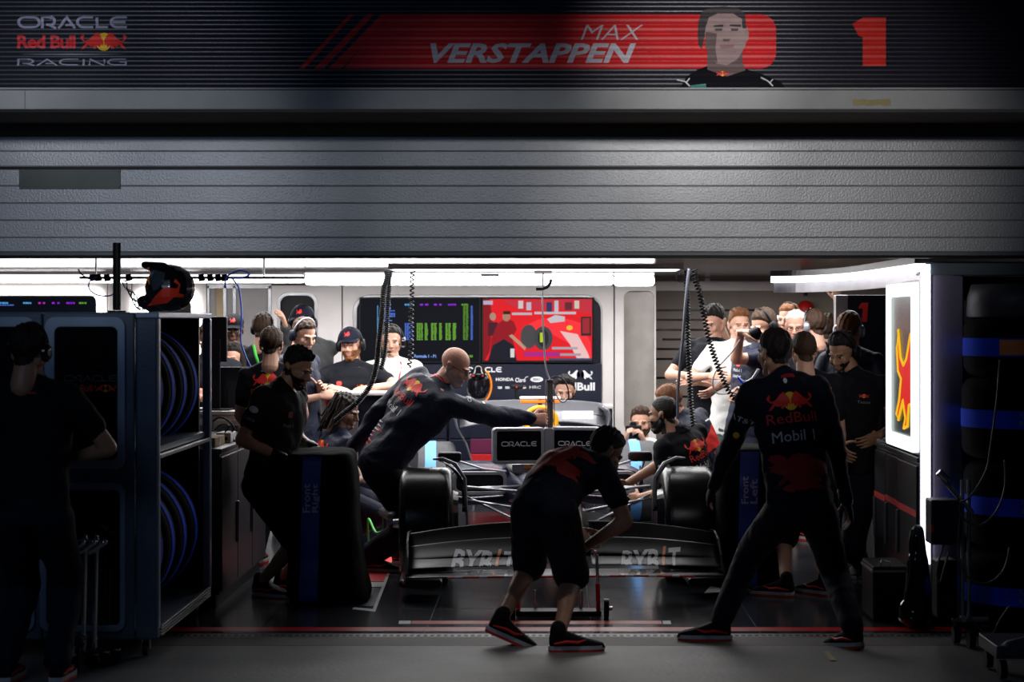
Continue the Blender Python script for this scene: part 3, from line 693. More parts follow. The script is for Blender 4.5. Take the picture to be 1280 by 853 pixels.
for row, (zc, R, nm) in enumerate(((hz(487, 10.6), .325, 'upper'), (hz(676, 10.6), .36, 'lower'))):
    for k in range(4):
        wrapped_tyre((-1.985 - R, 10.14 + k * .335, zc), (0, 1, 0), .30, R, 'wrapped tyre, %s in the %s bay of the tyre cabinet' % (('nearest', 'second from the front', 'third from the front', 'farthest')[k], nm), 'wrapped tyres in the tall cabinet', bw=.034)
# black post and helmet on the cabinet
m = MB(); m.cyl(at(146, 388, 10.9) * 1, (hx(146, 10.9), 10.9, 2.1), .022, n=12); m.cyl((hx(146, 10.9), 10.9, zt), (hx(146, 10.9), 10.9, zt + .012), .05, n=16)
solo(m, 'support_post', 'black', 'slim black post rising from the tyre cabinet beside the helmet', 'post')
def helmet():
    Y = 10.62; c = Vector((hx(209, Y), Y, zt + .13)); t = thing('helmet', 'black full-face helmet with red bull graphic and orange flash on the tyre cabinet', 'helmet', (c.x, Y, zt))
    pr = MB(); pr.ell(c + Vector((.015, 0, .0)), .135, .12, .128); pr.cap2(c + Vector((-.07, 0, -.085)), c + Vector((-.125, 0, -.072)), .045, .036); pr.cap2(c + Vector((.03, 0, -.05)), c + Vector((-.08, 0, -.085)), .075, .045)
    pr.cap2(c + Vector((-.02, -.03, .1)), c + Vector((-.12, 0, .125)), .04, .02)
    o = fused('shell', pr, .006, 'blackg', t, 3)
    bv = bvh_of_world(o, t); W = lambda x, y: (hx(x, Y) - c.x, hz(y, Y) - c.z)
    def pr_(name, polys, mt, off, lb=None):
        mm = MB(); wrap(mm, pm([[W(*q) for q in p] for p in polys]), bv, c - Y_ * .5, X_, Z_, Y_, off, .012, maxd=.62); 
        if mm.v: q = mm.build(name, mt, t); q['label'] = lb
    pr_('visor', [[(191, 338), (199, 338), (211, 342), (210, 352), (203, 362), (196, 364), (192, 352)]], mat('visor_smoke', (.03, .04, .06), .12, coat=1), .004, 'smoked visor')
    pr_('flash', [[(177, 341), (188, 334), (191.5, 357), (186, 350)]], 'oran', .004, 'orange painted flash')
    pr_('graphic', [[(186, 383), (210, 360), (226, 361), (228, 357), (222, 353), (224, 349), (230, 356), (228, 367), (234, 369), (232, 372), (222, 372), (214, 379)]], mat('graphic_red', (.6, .03, .01), .35), .003, 'red charging bull graphic')
    return t
def fused(name, mb, vox, mats, parent, sm=2, base=None):
    """merge overlapping closed shapes into one continuous skin"""
    V, Fc = remesh(mb, vox, sm); q = MB().add(V, Fc); return q.build(name, mats, parent, smooth=True, base=base)
def remesh(mb, vox, sm=2):
    me = bpy.data.meshes.new('tmp'); me.from_pydata(np.concatenate(mb.v).tolist(), [], mb.f); o = bpy.data.objects.new('tmp', me); COL.objects.link(o)
    r = o.modifiers.new('r', 'REMESH'); r.mode = 'VOXEL'; r.voxel_size = vox; r.use_smooth_shade = True
    if sm: s = o.modifiers.new('s', 'SMOOTH'); s.iterations = sm; s.factor = .5
    e = o.evaluated_get(bpy.context.evaluated_depsgraph_get()).to_mesh(); n = len(e.vertices); V = np.empty(n * 3); e.vertices.foreach_get('co', V)
    Fc = [tuple(p.vertices) for p in e.polygons]; o.to_mesh_clear() if False else None
    bpy.data.objects.remove(o); bpy.data.meshes.remove(me); return V.reshape(-1, 3), Fc
helmet()
# cable bundle hanging beside the post
m = MB(); rnd = random.Random(3)
for k in range(5):
    a = at(153 + k, 350 + k * 2, 10.8); b = at(181 - k * 2, 388.5, 10.8)
    pts = [a.lerp(b, s) + Vector((math.sin(s * 14 + k * 2) * .008, math.cos(s * 11 + k) * .01, math.sin(s * 17 + k) * .008 + .0)) for s in np.linspace(0, 1, 24)]
    m.tube(pts, .0035, 6, mi=k % 2)
o = m.build('cable_bundle', ['black', 'wprint']); tag(o, 'twisted black and silver cables hanging between the black post and helmet', 'cable')
# ceiling cable rail with sockets
rl = thing('cable_rail', 'black overhead cable rail with sockets hanging above the tyre cabinet', 'rail', at(225, 347, 14.0))
MB().box((hx(100, 14), 13.97, hz(349, 14)), (hx(381, 14), 14.03, hz(345.8, 14))).build('rail_bar', 'black', rl, bevel=.003)
for px in (115, 122, 133, 160, 251, 262, 272, 280): MB().cyl(at(px, 343, 13.96), at(px + 1.5, 351.5, 13.96), .02, .024, n=12).build('socket', 'blackg', rl)
for a in (120, 330): MB().cyl(at(a, 346, 14), (hx(a, 14), 14, 2.1), .006, n=8).build('hanger', 'alu', rl)
def cord(name, pts, Y, r, mt, label, coil=None, cat='cable', n=60, group=None):
    P = [Vector((hx(x, Y + (q[0] if q else 0)), Y + (q[0] if q else 0), hz(y, Y + (q[0] if q else 0)))) for x, y, *q in pts]
    out = []
    K = len(P); N = n
    for i in range(N + 1):
        s = i / N * (K - 1); k = min(K - 2, int(s)); f = s - k; p0, p1, p2, p3 = P[max(0, k - 1)], P[k], P[k + 1], P[min(K - 1, k + 2)]
        out.append(.5 * ((2 * p1) + (p2 - p0) * f + (2 * p0 - 5 * p1 + 4 * p2 - p3) * f * f + (3 * p1 - p0 - 3 * p2 + p3) * f ** 3))
    if coil:
        R, pitch = coil; L = [0]
        for a, b in zip(out[:-1], out[1:]): L.append(L[-1] + (b - a).length)
        tot = L[-1]; turns = tot / pitch; M_ = int(turns * 9); q = []
        for i in range(M_ + 1):
            s = tot * i / M_; j = int(np.searchsorted(L, s)); j = min(max(1, j), len(L) - 1); f = (s - L[j - 1]) / max(1e-9, L[j] - L[j - 1]); c = out[j - 1].lerp(out[j], f); d = (out[j] - out[j - 1]).normalized()
            u = Vector((1, 0, 0)); u = (u - d * u.dot(d)).normalized(); v = d.cross(u); a = 2 * PI * s / pitch; q.append(c + (u * math.cos(a) + v * math.sin(a)) * R)
        out = q
    return solo(MB().tube(out, r, 6 if not coil else 5), name, mt, label, cat, smooth=True, group=group)
cord('blue_cable', [(121, 346), (112, 352), (112, 362), (122, 369), (136, 370), (145, 366)], 13.9, .005, mat('blue_cable', (.03, .1, .6), .4), 'blue cable looping below the overhead rail beside the black post')
cord('black_cable', [(98, 337), (103, 344), (113, 349), (120, 345)], 13.9, .005, 'black', 'short black cable drooping from the left end of the overhead rail')
cord('blue_cable', [(282, 360), (283, 347), (300, 338), (312, 343), (303, 347), (291, 348), (299, 362), (302, 395), (301, 425), (308, 448), (317, 466)], 13.8, .006, MATS['blue_cable'], 'long blue cable dropping from the ceiling past the monitors')
bk = 'coiled air hoses hanging from the ceiling'
cord('coiled_hose', [(483, 338), (484, 346), (480, 360), (478, 390), (474, 425), (471, 455), (464, 480), (448, 502), (430, 517), (418, 527)], 13.55, .0055, 'black', 'black coiled hose hanging beside the timing screen and curving down left', (.016, .0125), 'hose', group=bk)
cord('coiled_hose', [(488, 340), (486, 362), (484, 400), (481, 440), (476, 462)], 13.7, .005, 'black', 'black coiled hose hanging close behind the longest hose', (.014, .014), 'hose', group=bk)
cord('coiled_hose', [(516, 339), (515, 352), (515, 362), (514, 400), (514, 440), (511, 459)], 13.8, .0055, 'black', 'short black coiled hose ending at the white-shirted man', (.014, .03), 'hose', group=bk)
cord('coiled_hose', [(858, 338), (858, 352), (859, 375), (860, 420), (862, 470), (864, 505), (867, 533)], 13.75, .0055, 'black', 'black coiled hose hanging beside the straight grey hose', (.015, .02), 'hose', group=bk)
cord('coiled_hose', [(868, 337), (869, 350), (874, 365), (880, 395), (888, 430), (900, 465), (912, 490), (926, 506)], 13.6, .006, 'black', 'black coiled hose slanting down in front of the raised-arm mechanic', (.017, .024), 'hose', group=bk)
cord('straight_hose', [(861, 336), (857, 380), (853, 430), (848, 480), (847, 524)], 13.6, .010, mat('hose_grey', (.12, .13, .17), .35), 'straight grey hose hanging over the kneeling bald man', cat='hose')
cord('thin_wire', [(497, 338), (500, 350), (492, 346), (486, 341)], 13.7, .002, 'alu', 'thin loose wire beside the coiled hoses above the timing screen', cat='wire')
cord('thin_wire', [(493, 340), (497, 352), (498, 371)], 13.72, .0025, 'alu', 'pale wire end dangling between two coiled hoses', cat='wire')
cord('looped_wire', [(849, 339), (845, 346), (850, 353), (858, 350), (855, 342)], 13.7, .002, 'black', 'thin black wire loop at the top of the right hoses', cat='wire')
cord('grey_cable', [(679, 339), (678, 380), (680, 430), (683, 463), (690, 480), (697, 497), (704, 503), (709, 498)], 14.0, .006, 'silver', 'pale grey cable dropping in front of the red wall screen')
cord('black_cable', [(687, 476), (693, 471), (702, 473), (709, 483), (711, 497), (708, 500)], 13.98, .005, 'black', 'black cable loop joining the camera pole to the grey cable')
hk = thing('ceiling_hook', 'white ceiling plate with a curved black hook above the red wall screen', 'hook', at(682, 340, 14.0))
MB().box(tuple(at(668, 342, 14.05)), tuple(at(690, 338, 13.95))).build('plate', 'white', hk, bevel=.003)
MB().tube([at(689, 349, 14), at(688, 354, 14), at(684, 359, 14), at(678, 361.5, 14), at(670, 361.5, 14)], .011, 8).build('hook', 'black', hk, smooth=True)
solo(MB().box(tuple(at(601, 345.5, 16.3)), tuple(at(624, 342.5, 16.35))), 'sensor_bar', 'black', 'thin black sensor bar fixed on the white light bar', 'sensor')

# ---------------- left bench and monitors
def cabinet(name, label, x0, x1, y0, y1, z1, mt, face, nd, toe=.08, cat='cabinet', top='dark', handles='alu', stripe=None, side='right'):
    t = thing(name, label, cat, ((x0 + x1) / 2, (y0 + y1) / 2, 0))
    MB().box((x0, y0, toe), (x1, y1, z1 - .03)).build('body', mt, t, bevel=.006); MB().box((x0 + .03, y0 + .03, 0), (x1 - .03, y1 - .03, toe)).build('plinth', 'black', t)
    MB().box((x0 - .01, y0 - .01, z1 - .03), (x1 + .01, y1 + .01, z1)).build('worktop', top, t, bevel=.006)
    for i in range(nd):
        if face in 'xX':
            s = 1 if face == 'X' else -1; xf = x1 if s > 0 else x0; a = y0 + (y1 - y0) * i / nd + .008; b = y0 + (y1 - y0) * (i + 1) / nd - .008
            lo = (min(xf, xf + s * .012), a, toe + .02); hi = (max(xf, xf + s * .012), b, z1 - .05)
            d = MB().box(lo, hi).build('door', mt, t, bevel=.004)
            MB().box((min(xf + s * .012, xf + s * .03), b - .06, toe + .25), (max(xf + s * .012, xf + s * .03), b - .045, toe + .5)).build('handle', handles, d, bevel=.004)
            if stripe: MB().box((min(xf + s * .0125, xf + s * .0145), a, stripe[0] + (.0 if i % 2 else .012)), (max(xf + s * .0125, xf + s * .0145), b, stripe[1] + (.0 if i % 2 else .012))).build('stripe', 'redp', d)
        else:
            rows = 3
            for r in range(rows):
                a = x0 + (x1 - x0) * i / nd + .008; b = x0 + (x1 - x0) * (i + 1) / nd - .008; c = toe + .02 + (z1 - .07 - toe) * r / rows; e = toe + .02 + (z1 - .07 - toe) * (r + 1) / rows - .012
                d = MB().box((a, y0 - .015, c), (b, y0, e)).build('drawer', mt, t, bevel=.004)
                MB().box(((a + b) / 2 - .07, y0 - .032, e - .05), ((a + b) / 2 + .07, y0 - .015, e - .032)).build('handle', handles, d, bevel=.004)
    return t
cabinet('workbench', 'low black workbench beyond the tyre cabinet with boxes on top', -2.7, -1.93, 11.62, 13.4, .93, 'dark', 'X', 3, cat='workbench')
bx = thing('small_box', 'cream cardboard box on the black workbench', 'box', at(268, 548, 12.0))
MB().box((-2.12, 11.75, .93), (-1.98, 12.1, .985)).build('carton', 'timber', bx, bevel=.003)
MB().box((-2.122, 11.90, .93), (-1.978, 11.93, .987)).build('tape_strip', 'paper', bx)
bx = thing('power_adapter', 'white power adapter on the black workbench beside the cream box', 'adapter', (-1.99, 12.35, .93))
MB().box((-2.05, 12.2, .93), (-1.96, 12.42, .99)).build('case', 'paper', bx, bevel=.008); MB().box((-2.03, 12.195, .945), (-1.98, 12.2, .965)).build('socket', 'black', bx)
cord('black_cable', [(266, 527), (275, 522), (285, 526), (292, 535), (289, 545), (300, 560)], 12.3, .006, 'black', 'black cable curling over the workbench boxes')
cord('black_cable', [(268, 538), (277, 531), (286, 533), (281, 541)], 12.2, .004, 'black', 'thin black lead looping over the cream box')
def monitor(label, x0, x1, y0, y1, Y, zdesk):
    t = thing('monitor', label, 'monitor', (hx((x0 + x1) / 2, Y), Y, zdesk), 'monitors seen from behind')
    MB().box((hx(x0, Y), Y - .02, hz(y1, Y)), (hx(x1, Y), Y + .02, hz(y0, Y))).build('housing', 'black', t, bevel=.006)
    xc = hx((x0 + x1) / 2, Y); MB().box((xc - .03, Y - .04, zdesk), (xc + .03, Y - .022, hz((y0 + y1) / 2, Y))).build('stand', 'black', t, bevel=.004)
    MB().box((xc - .11, Y - .12, zdesk), (xc + .11, Y + .06, zdesk + .012)).build('foot', 'black', t, bevel=.004)
dsk = cabinet('desk', 'grey desk carrying two monitors between the tyre cabinet and the engineers', hx(225, 13.9), hx(306, 13.9), 13.9, 14.5, hz(514, 13.9), 'white', 'y', 2, cat='desk', top='white')
monitor('tall black monitor back beside the tyre cabinet corner', 258, 284, 396, 452.5, 14.05, hz(514, 13.9))
monitor('lower black monitor back in front of the woman', 268, 313, 459, 513, 14.2, hz(514, 13.9))

# ---------------- counter in the middle, drawers, seat, drill
ct = thing('pit_counter', 'pale grey counter with bull graphic on which two headset men lean', 'counter', (hx(440, 14.9), 14.9, 0))
cz = hz(490, 14.75)
MB().box((hx(398, 14.75), 14.9, 0), (hx(445, 14.75), 15.0, cz - .03)).build('front_panel', 'silver', ct, bevel=.005)
MB().box((hx(395, 14.75), 14.75, cz - .03), (hx(497, 14.75), 15.05, cz)).build('counter_top', 'white', ct, bevel=.008)
MB().box((hx(445, 14.75), 14.92, 0), (hx(494, 14.75), 15.0, cz - .03)).build('front_panel', 'navy', ct, bevel=.005)
m = MB(); its = [(pm([[(408, 520), (407, 500), (411, 488), (416, 500), (418, 520)], [(423, 520), (421, 498), (427, 489), (432, 502), (434, 520)]]), 0), (pm([[(410, 522), (409, 505), (412, 496), (415, 506), (416, 522)], [(425, 522), (424, 504), (427, 497), (430, 506), (431, 522)]]), 1)]
put_on(14.9, 'graphic', its, ['redp', 'yel'], ct, .003, 'red and yellow bull graphic')
cabinet('drawer_cabinet', 'navy drawer cabinet with pale top behind the leaning bald man', hx(445, 18.4), hx(560, 18.4), 18.25, 18.7, hz(507, 18.3), 'navy', 'y', 2, top='white')
cabinet('drawer_cabinet', 'navy drawer cabinet with pale top below the sponsor board', hx(562, 18.4), hx(660, 18.4), 18.25, 18.7, hz(507, 18.3), 'navy', 'y', 1, top='white')
cabinet('drawer_cabinet', 'navy drawer cabinet with pale top below the white bull emblem', hx(662, 18.4), hx(765, 18.4), 18.25, 18.7, hz(507, 18.3), 'navy', 'y', 1, top='white')
st = thing('seat', 'black high-backed seat with orange edge below the wall lettering', 'seat', at(598, 506, 18.2))
c = at(598, 482, 18.35)
o = fused('backrest', MB().ell(c, .115, .05, .17).cap2(c + Vector((0, 0, .1)), c + Vector((0, 0, .15)), .07, .05), .01, 'blackg', st)
MB().tube([c + Vector((math.sin(a) * .118, -.01, math.cos(a) * .165)) for a in np.linspace(.6, 2.6, 12)], .010, 6).build('piping', 'oran', st, smooth=True)
MB().box(tuple(c + Vector((-.06, -.056, .085))), tuple(c + Vector((.05, -.05, .095)))).build('badge', 'redp', st)
dr = thing('cordless_drill', 'dark cordless drill standing on the drawer cabinet below the sponsor board', 'drill', at(647, 507, 18.4))
c = at(646, 484, 18.4)
m = MB().cap2(c + Vector((-.03, 0, 0)), c + Vector((.04, 0, 0)), .028, .026); m.cap2(c + Vector((-.01, 0, -.02)), c + Vector((.0, 0, -.11)), .016, .018)
fused('drill_body', m, .006, 'black', dr); MB().cyl(c + Vector((.055, 0, 0)), c + Vector((.085, 0, 0)), .018, .012).build('chuck', 'chrome', dr, smooth=False)
MB().box(tuple(c + Vector((-.045, -.03, -.155))), tuple(c + Vector((.04, .03, -.115)))).build('battery', 'black', dr, bevel=.005); MB().cyl(c + Vector((.0, -.03, .0)), c + Vector((.0, -.026, .0)), .007).build('trigger_mark', 'redp', dr)

# ---------------- right side wall
RX = 2.024; rp = thing('side_wall_unit', 'grey upper wall panel carrying the glowing lightbox', 'partition', (RX + .1, 11.5, 0))
MB().box((RX, 11.02, .93), (RX + .055, 12.02, 1.90)).build('upper_panel', 'greyp', rp, bevel=.004)
# lightbox
lb = thing('lightbox', 'glowing white lightbox frame with a red bull on its pane on the right wall', 'lightbox', (RX, 11.5, .94))
z0_, z1_ = .945, 1.888
A = rrect(11.02, z0_, 11.94, z1_, .03); B = rrect(11.115, z0_ + .075, 11.865, z1_ - .075, .02)
flip = lambda P: [(-a, b) for a, b in P]
def xprism(mb, P, x, d): return mb.prism([(-a, b) for a, b in P][::-1] if False else [(-a, b) for a, b in P][::-1], (x, 0, 0), (0, -1, 0), (0, 0, 1), d)
MB().frame([(-a, b) for a, b in A][::-1], [(-a, b) for a, b in B][::-1], (RX - .001, 0, 0), (0, -1, 0), (0, 0, 1), .03).build('diffuser', emis('lightbox_white', (.88, 1, .95), 1.5), lb)
xprism(MB(), B, RX - .001, .01).build('pane', mat('lightbox_pane', (.14, .17, .17), .25, .3), lb)
big = [(-.95, .30), (-.88, .40), (-.80, .24), (-.86, .05), (-.70, .12), (-.42, .34), (-.27, .44), (-.12, .26), (-.02, .04), (-.03, -.16), (-.12, -.10), (-.17, -.28), (-.28, -.16), (-.34, -.32), (-.47, -.31), (-.42, -.19), (-.58, -.22), (-.70, -.15), (-.82, -.30), (-.98, -.36), (-.91, -.22), (-.76, -.05), (-.88, -.02), (-1.0, .14)]
bp = [(11.15, 1.45), (11.17, 1.60), (11.25, 1.74), (11.32, 1.66), (11.27, 1.58), (11.3, 1.5)]
bullp = [(11.13, 1.63), (11.20, 1.60), (11.33, 1.46), (11.43, 1.42), (11.52, 1.46), (11.60, 1.62), (11.64, 1.52), (11.60, 1.38), (11.50, 1.34), (11.56, 1.22), (11.66, 1.13), (11.60, 1.10), (11.44, 1.22), (11.36, 1.12), (11.42, 1.06), (11.30, 1.08), (11.25, 1.20), (11.13, 1.22)]
def lbput(name, P, d, mt):
    V, T = pm([P]); m = MB().add([(RX - .0125 - d, y, z) for y, z in V], T); return m.build(name, mt, lb)
cx_, cz_ = 11.38, 1.35; outl = [(cx_ + (y - cx_) * 1.0, cz_ + (z - cz_) * 1.0) for y, z in bullp]
m = MB().tube([(RX - .0135, y, z) for y, z in bullp], .010, 6, closed=True); m.build('outline', emis('bull_yellow', (1, .55, .02), .9), lb)
lbput('bull_figure', bullp, .001, emis('bull_red', (.75, .01, .01), .9))
# lit edge strips
es = thing('edge_light', 'tall white light strip on the end of the right wall', 'lamp', (RX + .035, 10.98, .5))
MB().box((RX + .004, 10.972, hz(705, 11)), (RX + .052, 11.0, hz(331, 11))).build('diffuser', 'lampw', es)
MB().box((RX + .0, 11.0, .05), (RX + .06, 11.03, 1.96)).build('channel', 'silver', es)
path = [(RX + .03, 11.0), (RX + .02, 12.0), (RX - .0, 13.0), (RX - .05, 13.5), (RX - .14, 13.9), (RX - .28, 14.2), (1.58, 14.3)]
path = [(p.x, p.y) for p in smoothp([Vector((a, b, 0)) for a, b in path], 30)]
tl = thing('curved_light', 'white light strip curving along the top of the right wall', 'lamp', (RX, 12.6, 1.93))
def pathbox(P, w, z0, z1):
    m = MB(); n = len(P); L = []; 
    for i in range(n):
        a = Vector(P[max(0, i - 1)]); b = Vector(P[min(n - 1, i + 1)]); d = (b - a).normalized(); q = Vector((-d.y, d.x)) * w; p = Vector(P[i])
        L.append(np.array([(p.x, p.y, z0), (p.x - q.x, p.y - q.y, z0), (p.x - q.x, p.y - q.y, z1), (p.x, p.y, z1)]))
    return m.loft(L)
pathbox(path, -.05, 1.945, 1.99).build('diffuser', 'lampw', tl); pathbox([(x + .02, y + .02) for x, y in path], -.045, 1.875, 1.944).build('fascia', 'silver', tl); pathbox(path, -.06, 1.991, 2.03).build('housing', 'dark', tl)
# rounded pillar and beam
ep = struct(MB().prism([(RX + .06, 11.03), (RX + .08, 11.005), (RX + .17, 11.005), (RX + .24, 11.03), (RX + .26, 11.1), (RX + .26, 11.6), (RX + .06, 11.6)], (0, 0, .04), X_, Y_, 1.93), 'wall_end', mat('pillar_violet_grey', (.2, .18, .26), .3, .3)); sharp(ep)
struct(MB().box((RX + .0, 11.0, 1.925), (3.9, 11.12, 2.0)), 'beam', mat('beam_blue_grey', (.06, .08, .1), .4), bevel=.006)
struct(MB().box((RX + .26, 11.55, 0), (3.9, 11.65, 1.93)), 'wall_side', 'dark')
for k, (a, b) in enumerate(((11.04, 11.66), (11.70, 12.55), (12.60, 13.45))):
    cabinet('tool_cabinet', ('dark tool cabinet with red stripe under the lightbox, nearest', 'dark tool cabinet with red stripe, middle of the right wall', 'dark tool cabinet with red stripe, farthest along the right wall')[k], RX + (.0, .01, .10)[k], RX + (.052, .5, .6)[k], a, b, .92, 'dark', 'x', 1 + (k > 0), stripe=(.575, .612))
# number panel facing the camera
NY = 14.4
npn = thing('number_panel', 'navy partition panel with a red numeral behind the headset man', 'panel', (hx(1085, NY), NY, 0))
MB().box((hx(1060, NY), NY, 0), (hx(1130, NY), NY + .06, hz(369, NY))).build('panel_sheet', 'navy', npn, bevel=.004)
MB().box((hx(1044, NY), NY - .02, 0), (hx(1059, NY), NY + .08, hz(369, NY))).build('panel_edge', 'silver', npn, bevel=.006)
put_on(NY, 'numeral', [(pm([[(1073, 384), (1077, 378.5), (1085.5, 378.5), (1083.5, 402.5), (1077, 402.5), (1078.5, 386), (1073.5, 386)]]), 0)], ['redp'], npn, .002)
fe = thing('fire_extinguisher', 'red cylinder hanging on the rear partition behind the crowd', 'extinguisher', at(1007, 418, 19.71))
MB().lathe([(.001, 0), (.075, 0), (.082, .02), (.082, .26), (.06, .31), (.03, .33), (.001, .33)], mtx=Matrix.Translation(at(1007, 418, 19.71)), n=24, closed=False).build('cylinder', 'red', fe, smooth=True)
MB().cyl(at(1007, 370, 19.65), at(1007, 366, 19.65), .02).build('valve', 'black', fe)
# clutter on the right cabinets
kx = thing('parts_tray', 'silver tray of small parts on the right tool cabinet', 'tray', (2.2, 12.9, .92))
MB().box((2.14, 12.65, .92), (2.45, 13.1, .95)).build('tray_body', 'alu', kx, bevel=.004)
for k in range(7): MB().cyl((2.16 + .03 * (k % 3), 12.65 + .06 * k, .95), (2.21 + .03 * (k % 3), 12.68 + .06 * k, .985), .02, n=10).build('fitting', ('chrome', 'wprint', 'blue', 'redp')[k % 4], kx)
kx = thing('open_laptop', 'dark laptop standing on the right tool cabinet', 'laptop', (2.15, 12.3, .92))
MB().box((2.02, 12.1, .92), (2.3, 12.45, .94)).build('keyboard_base', 'silver', kx, bevel=.003); MB().box((2.3, 12.1, .935), (2.315, 12.45, 1.17)).build('lid', 'black', kx, bevel=.003)

# ---------------- right foreground: stacked tyres, stand, cases, dolly
TY = 10.45; tcx = hx(1287, TY + .33)
zs = [.225, .695, 1.155, 1.535]
for k, z in enumerate(zs):
    wrapped_tyre((tcx + .01 * (k % 2), TY + .33, z), (0, 0, 1), (.43, .44, .43, .32)[k], .36, 'wrapped black tyre lying flat, %s in the right-hand stack' % ('lowest', 'second from the bottom', 'third from the bottom', 'topmost')[k], 'stack of wrapped tyres at the right edge', bw=.048,
                 text=('Front\nRight', 'Front\nRight', 'Front\nRight', 'Front\nLeft')[k], tdir=(.25, 1, 0), tup=(0, 0, 1), tw=.1)
m = MB().lathe([(.001, 1.69), (.31, 1.69), (.335, 1.70), (.33, 1.80), (.31, 1.87), (.001, 1.875)], n=40, mtx=Matrix.Translation((tcx, TY + .33, 0)), closed=False)
solo(m, 'stack_cover', mat('cover_grey', (.035, .035, .045), .5, 0, .3, 20), 'dark round cover on top of the right-hand tyre stack', 'cover', smooth=True)
gp = thing('label_plate', 'small orange label strapped on the topmost tyre of the right stack', 'label', at(1245, 435, 10.6))
bvp = MB()
m = MB().lathe([(.366, 1.495), (.370, 1.495), (.370, 1.575), (.366, 1.575)], n=90, mtx=Matrix.Translation((tcx, TY + .33, 0)))
V = np.concatenate(m.v); keep = []
for f in m.f:
    c = V[list(f)].mean(0); a = math.degrees(math.atan2(c[1] - TY - .33, c[0] - tcx))
    if -126 < a < -92: keep.append(f)
MB().add(V, keep).build('tag_sheet', 'oran', gp)
# pump stand with hoses
sd = thing('equipment_stand', 'wheeled chrome pole stand with control box and looping hoses at right', 'stand', (hx(1208, 10.35), 10.4, 0))
SYY = 10.4
for px in (1203, 1211): MB().cyl(at(px, 772, SYY), at(px, 600, SYY), .011, n=12).build('pole', 'alu', sd, smooth=False)
MB().cyl(at(1216, 642, SYY), at(1176, 596, SYY), .013, n=12).build('handle_bar', 'chrome', sd)
MB().cyl(at(1173, 590, SYY), at(1184, 601, SYY), .02, n=14).build('grip', 'chrome', sd)
MB().box((hx(1161, SYY), SYY - .06, hz(680, SYY)), (hx(1197, SYY), SYY + .1, hz(624, SYY))).build('control_box', 'dark', sd, bevel=.008)
MB().box((hx(1160.5, SYY), SYY - .065, hz(664, SYY)), (hx(1164, SYY), SYY - .058, hz(655, SYY))).build('red_tab', 'redp', sd)
MB().box((hx(1170, SYY), SYY - .02, hz(772, SYY)), (hx(1196, SYY), SYY + .12, hz(700, SYY))).build('battery_box', 'black', sd, bevel=.01)
MB().cyl(at(1190, 775, SYY), at(1235, 775, SYY), .014, n=10).build('base_bar', 'alu', sd); MB().cyl(at(1205, 775, SYY - .2), at(1205, 773, SYY + .25), .014, n=10).build('base_bar', 'alu', sd)
for px, dy in ((1194, -.02), (1206, -.16), (1232, .02), (1206, .2)):
    p = Vector((hx(px, SYY), SYY + dy, .045)); MB().cyl(p - X_ * .016, p + X_ * .016, .045, n=18).build('wheel', 'black', sd)
def hosepts(P, Y): return [at(x, y, Y) for x, y in P]
hg = mat('hose_rubber', (.09, .085, .075), .5)
for P in ([(1200, 628), (1214, 620), (1232, 590), (1238, 560), (1246, 500), (1250, 450)], [(1198, 634), (1205, 650), (1225, 657), (1245, 640), (1256, 610), (1256, 575)],
          [(1200, 645), (1198, 690), (1210, 722), (1235, 729), (1255, 712), (1262, 685)], [(1212, 770), (1222, 785), (1240, 792), (1250, 775), (1262, 758)], [(1180, 681), (1174, 700), (1171, 718), (1175, 728), (1180, 712), (1186, 690)]):
    MB().tube(smoothp(hosepts(P, SYY - .08)), .0055, 8).build('hose', hg, sd, smooth=True)
cs = thing('flight_case', 'squat black case on the floor beside the right wall', 'case', (hx(1113, 11.1), 11.25, 0))
MB().box((hx(1091, 11.1), 11.1, .01), (hx(1136, 11.1), 11.5, hz(708, 11.1))).build('case_body', 'black', cs, bevel=.012)
MB().box((hx(1090, 11.1), 11.095, hz(716, 11.1)), (hx(1137, 11.1), 11.505, hz(713, 11.1))).build('lid_rim', 'alu', cs)
MB().tube([at(1100, 708, 11.12), at(1102, 701, 11.12), at(1112, 703, 11.12), at(1113, 708, 11.12)], .006, 6).build('handle', 'alu', cs, smooth=True)
bg = thing('cooling_blower', 'upright black blower with dark green top standing before the light strip', 'blower', (hx(1146, 10.9), 10.9, 0))
m = MB(); B_ = 10.9
m.cap2(at(1146, 770, B_), at(1147, 700, B_), .085, .06); m.cap2(at(1148, 700, B_), at(1147, 670, B_), .05, .04); m.ell(at(1144, 772, B_), .1, .1, .05); m.ell(at(1134, 762, B_), .05, .06, .06)
fused('blower_body', m, .012, 'blackg', bg)
fused('nozzle', MB().cap2(at(1148, 692, B_), at(1147, 664, B_), .045, .036), .01, mat('dark_green', (.012, .045, .035), .5), bg)
MB().tube(smoothp([at(1140, 662, B_ - .02), at(1137, 680, B_ - .05), at(1139, 705, B_ - .06), at(1134, 740, B_ - .06)]), .006, 6).build('hose', 'black', bg, smooth=True)
dl = thing('wheel_dolly', 'low grey wheeled dolly cut off by the bottom right corner', 'dolly', at(1262, 850, 9.4))
D_ = 9.35
o = fused('deck', MB().box((hx(1243, D_), D_ - .05, .1), (hx(1330, D_), D_ + .35, .16)).cap2((hx(1262, D_), D_, .15), (hx(1330, D_), D_, .2), .035, .04), .01, mat('dolly_plastic', (.07, .07, .08), .35), dl)
for px, dy in ((1253, .0), (1290, -.02), (1253, .3)):
    p = Vector((hx(px, D_), D_ + dy, .045)); MB().cyl(p - X_ * .016, p + X_ * .016, .045, n=18).build('wheel', 'black', dl)
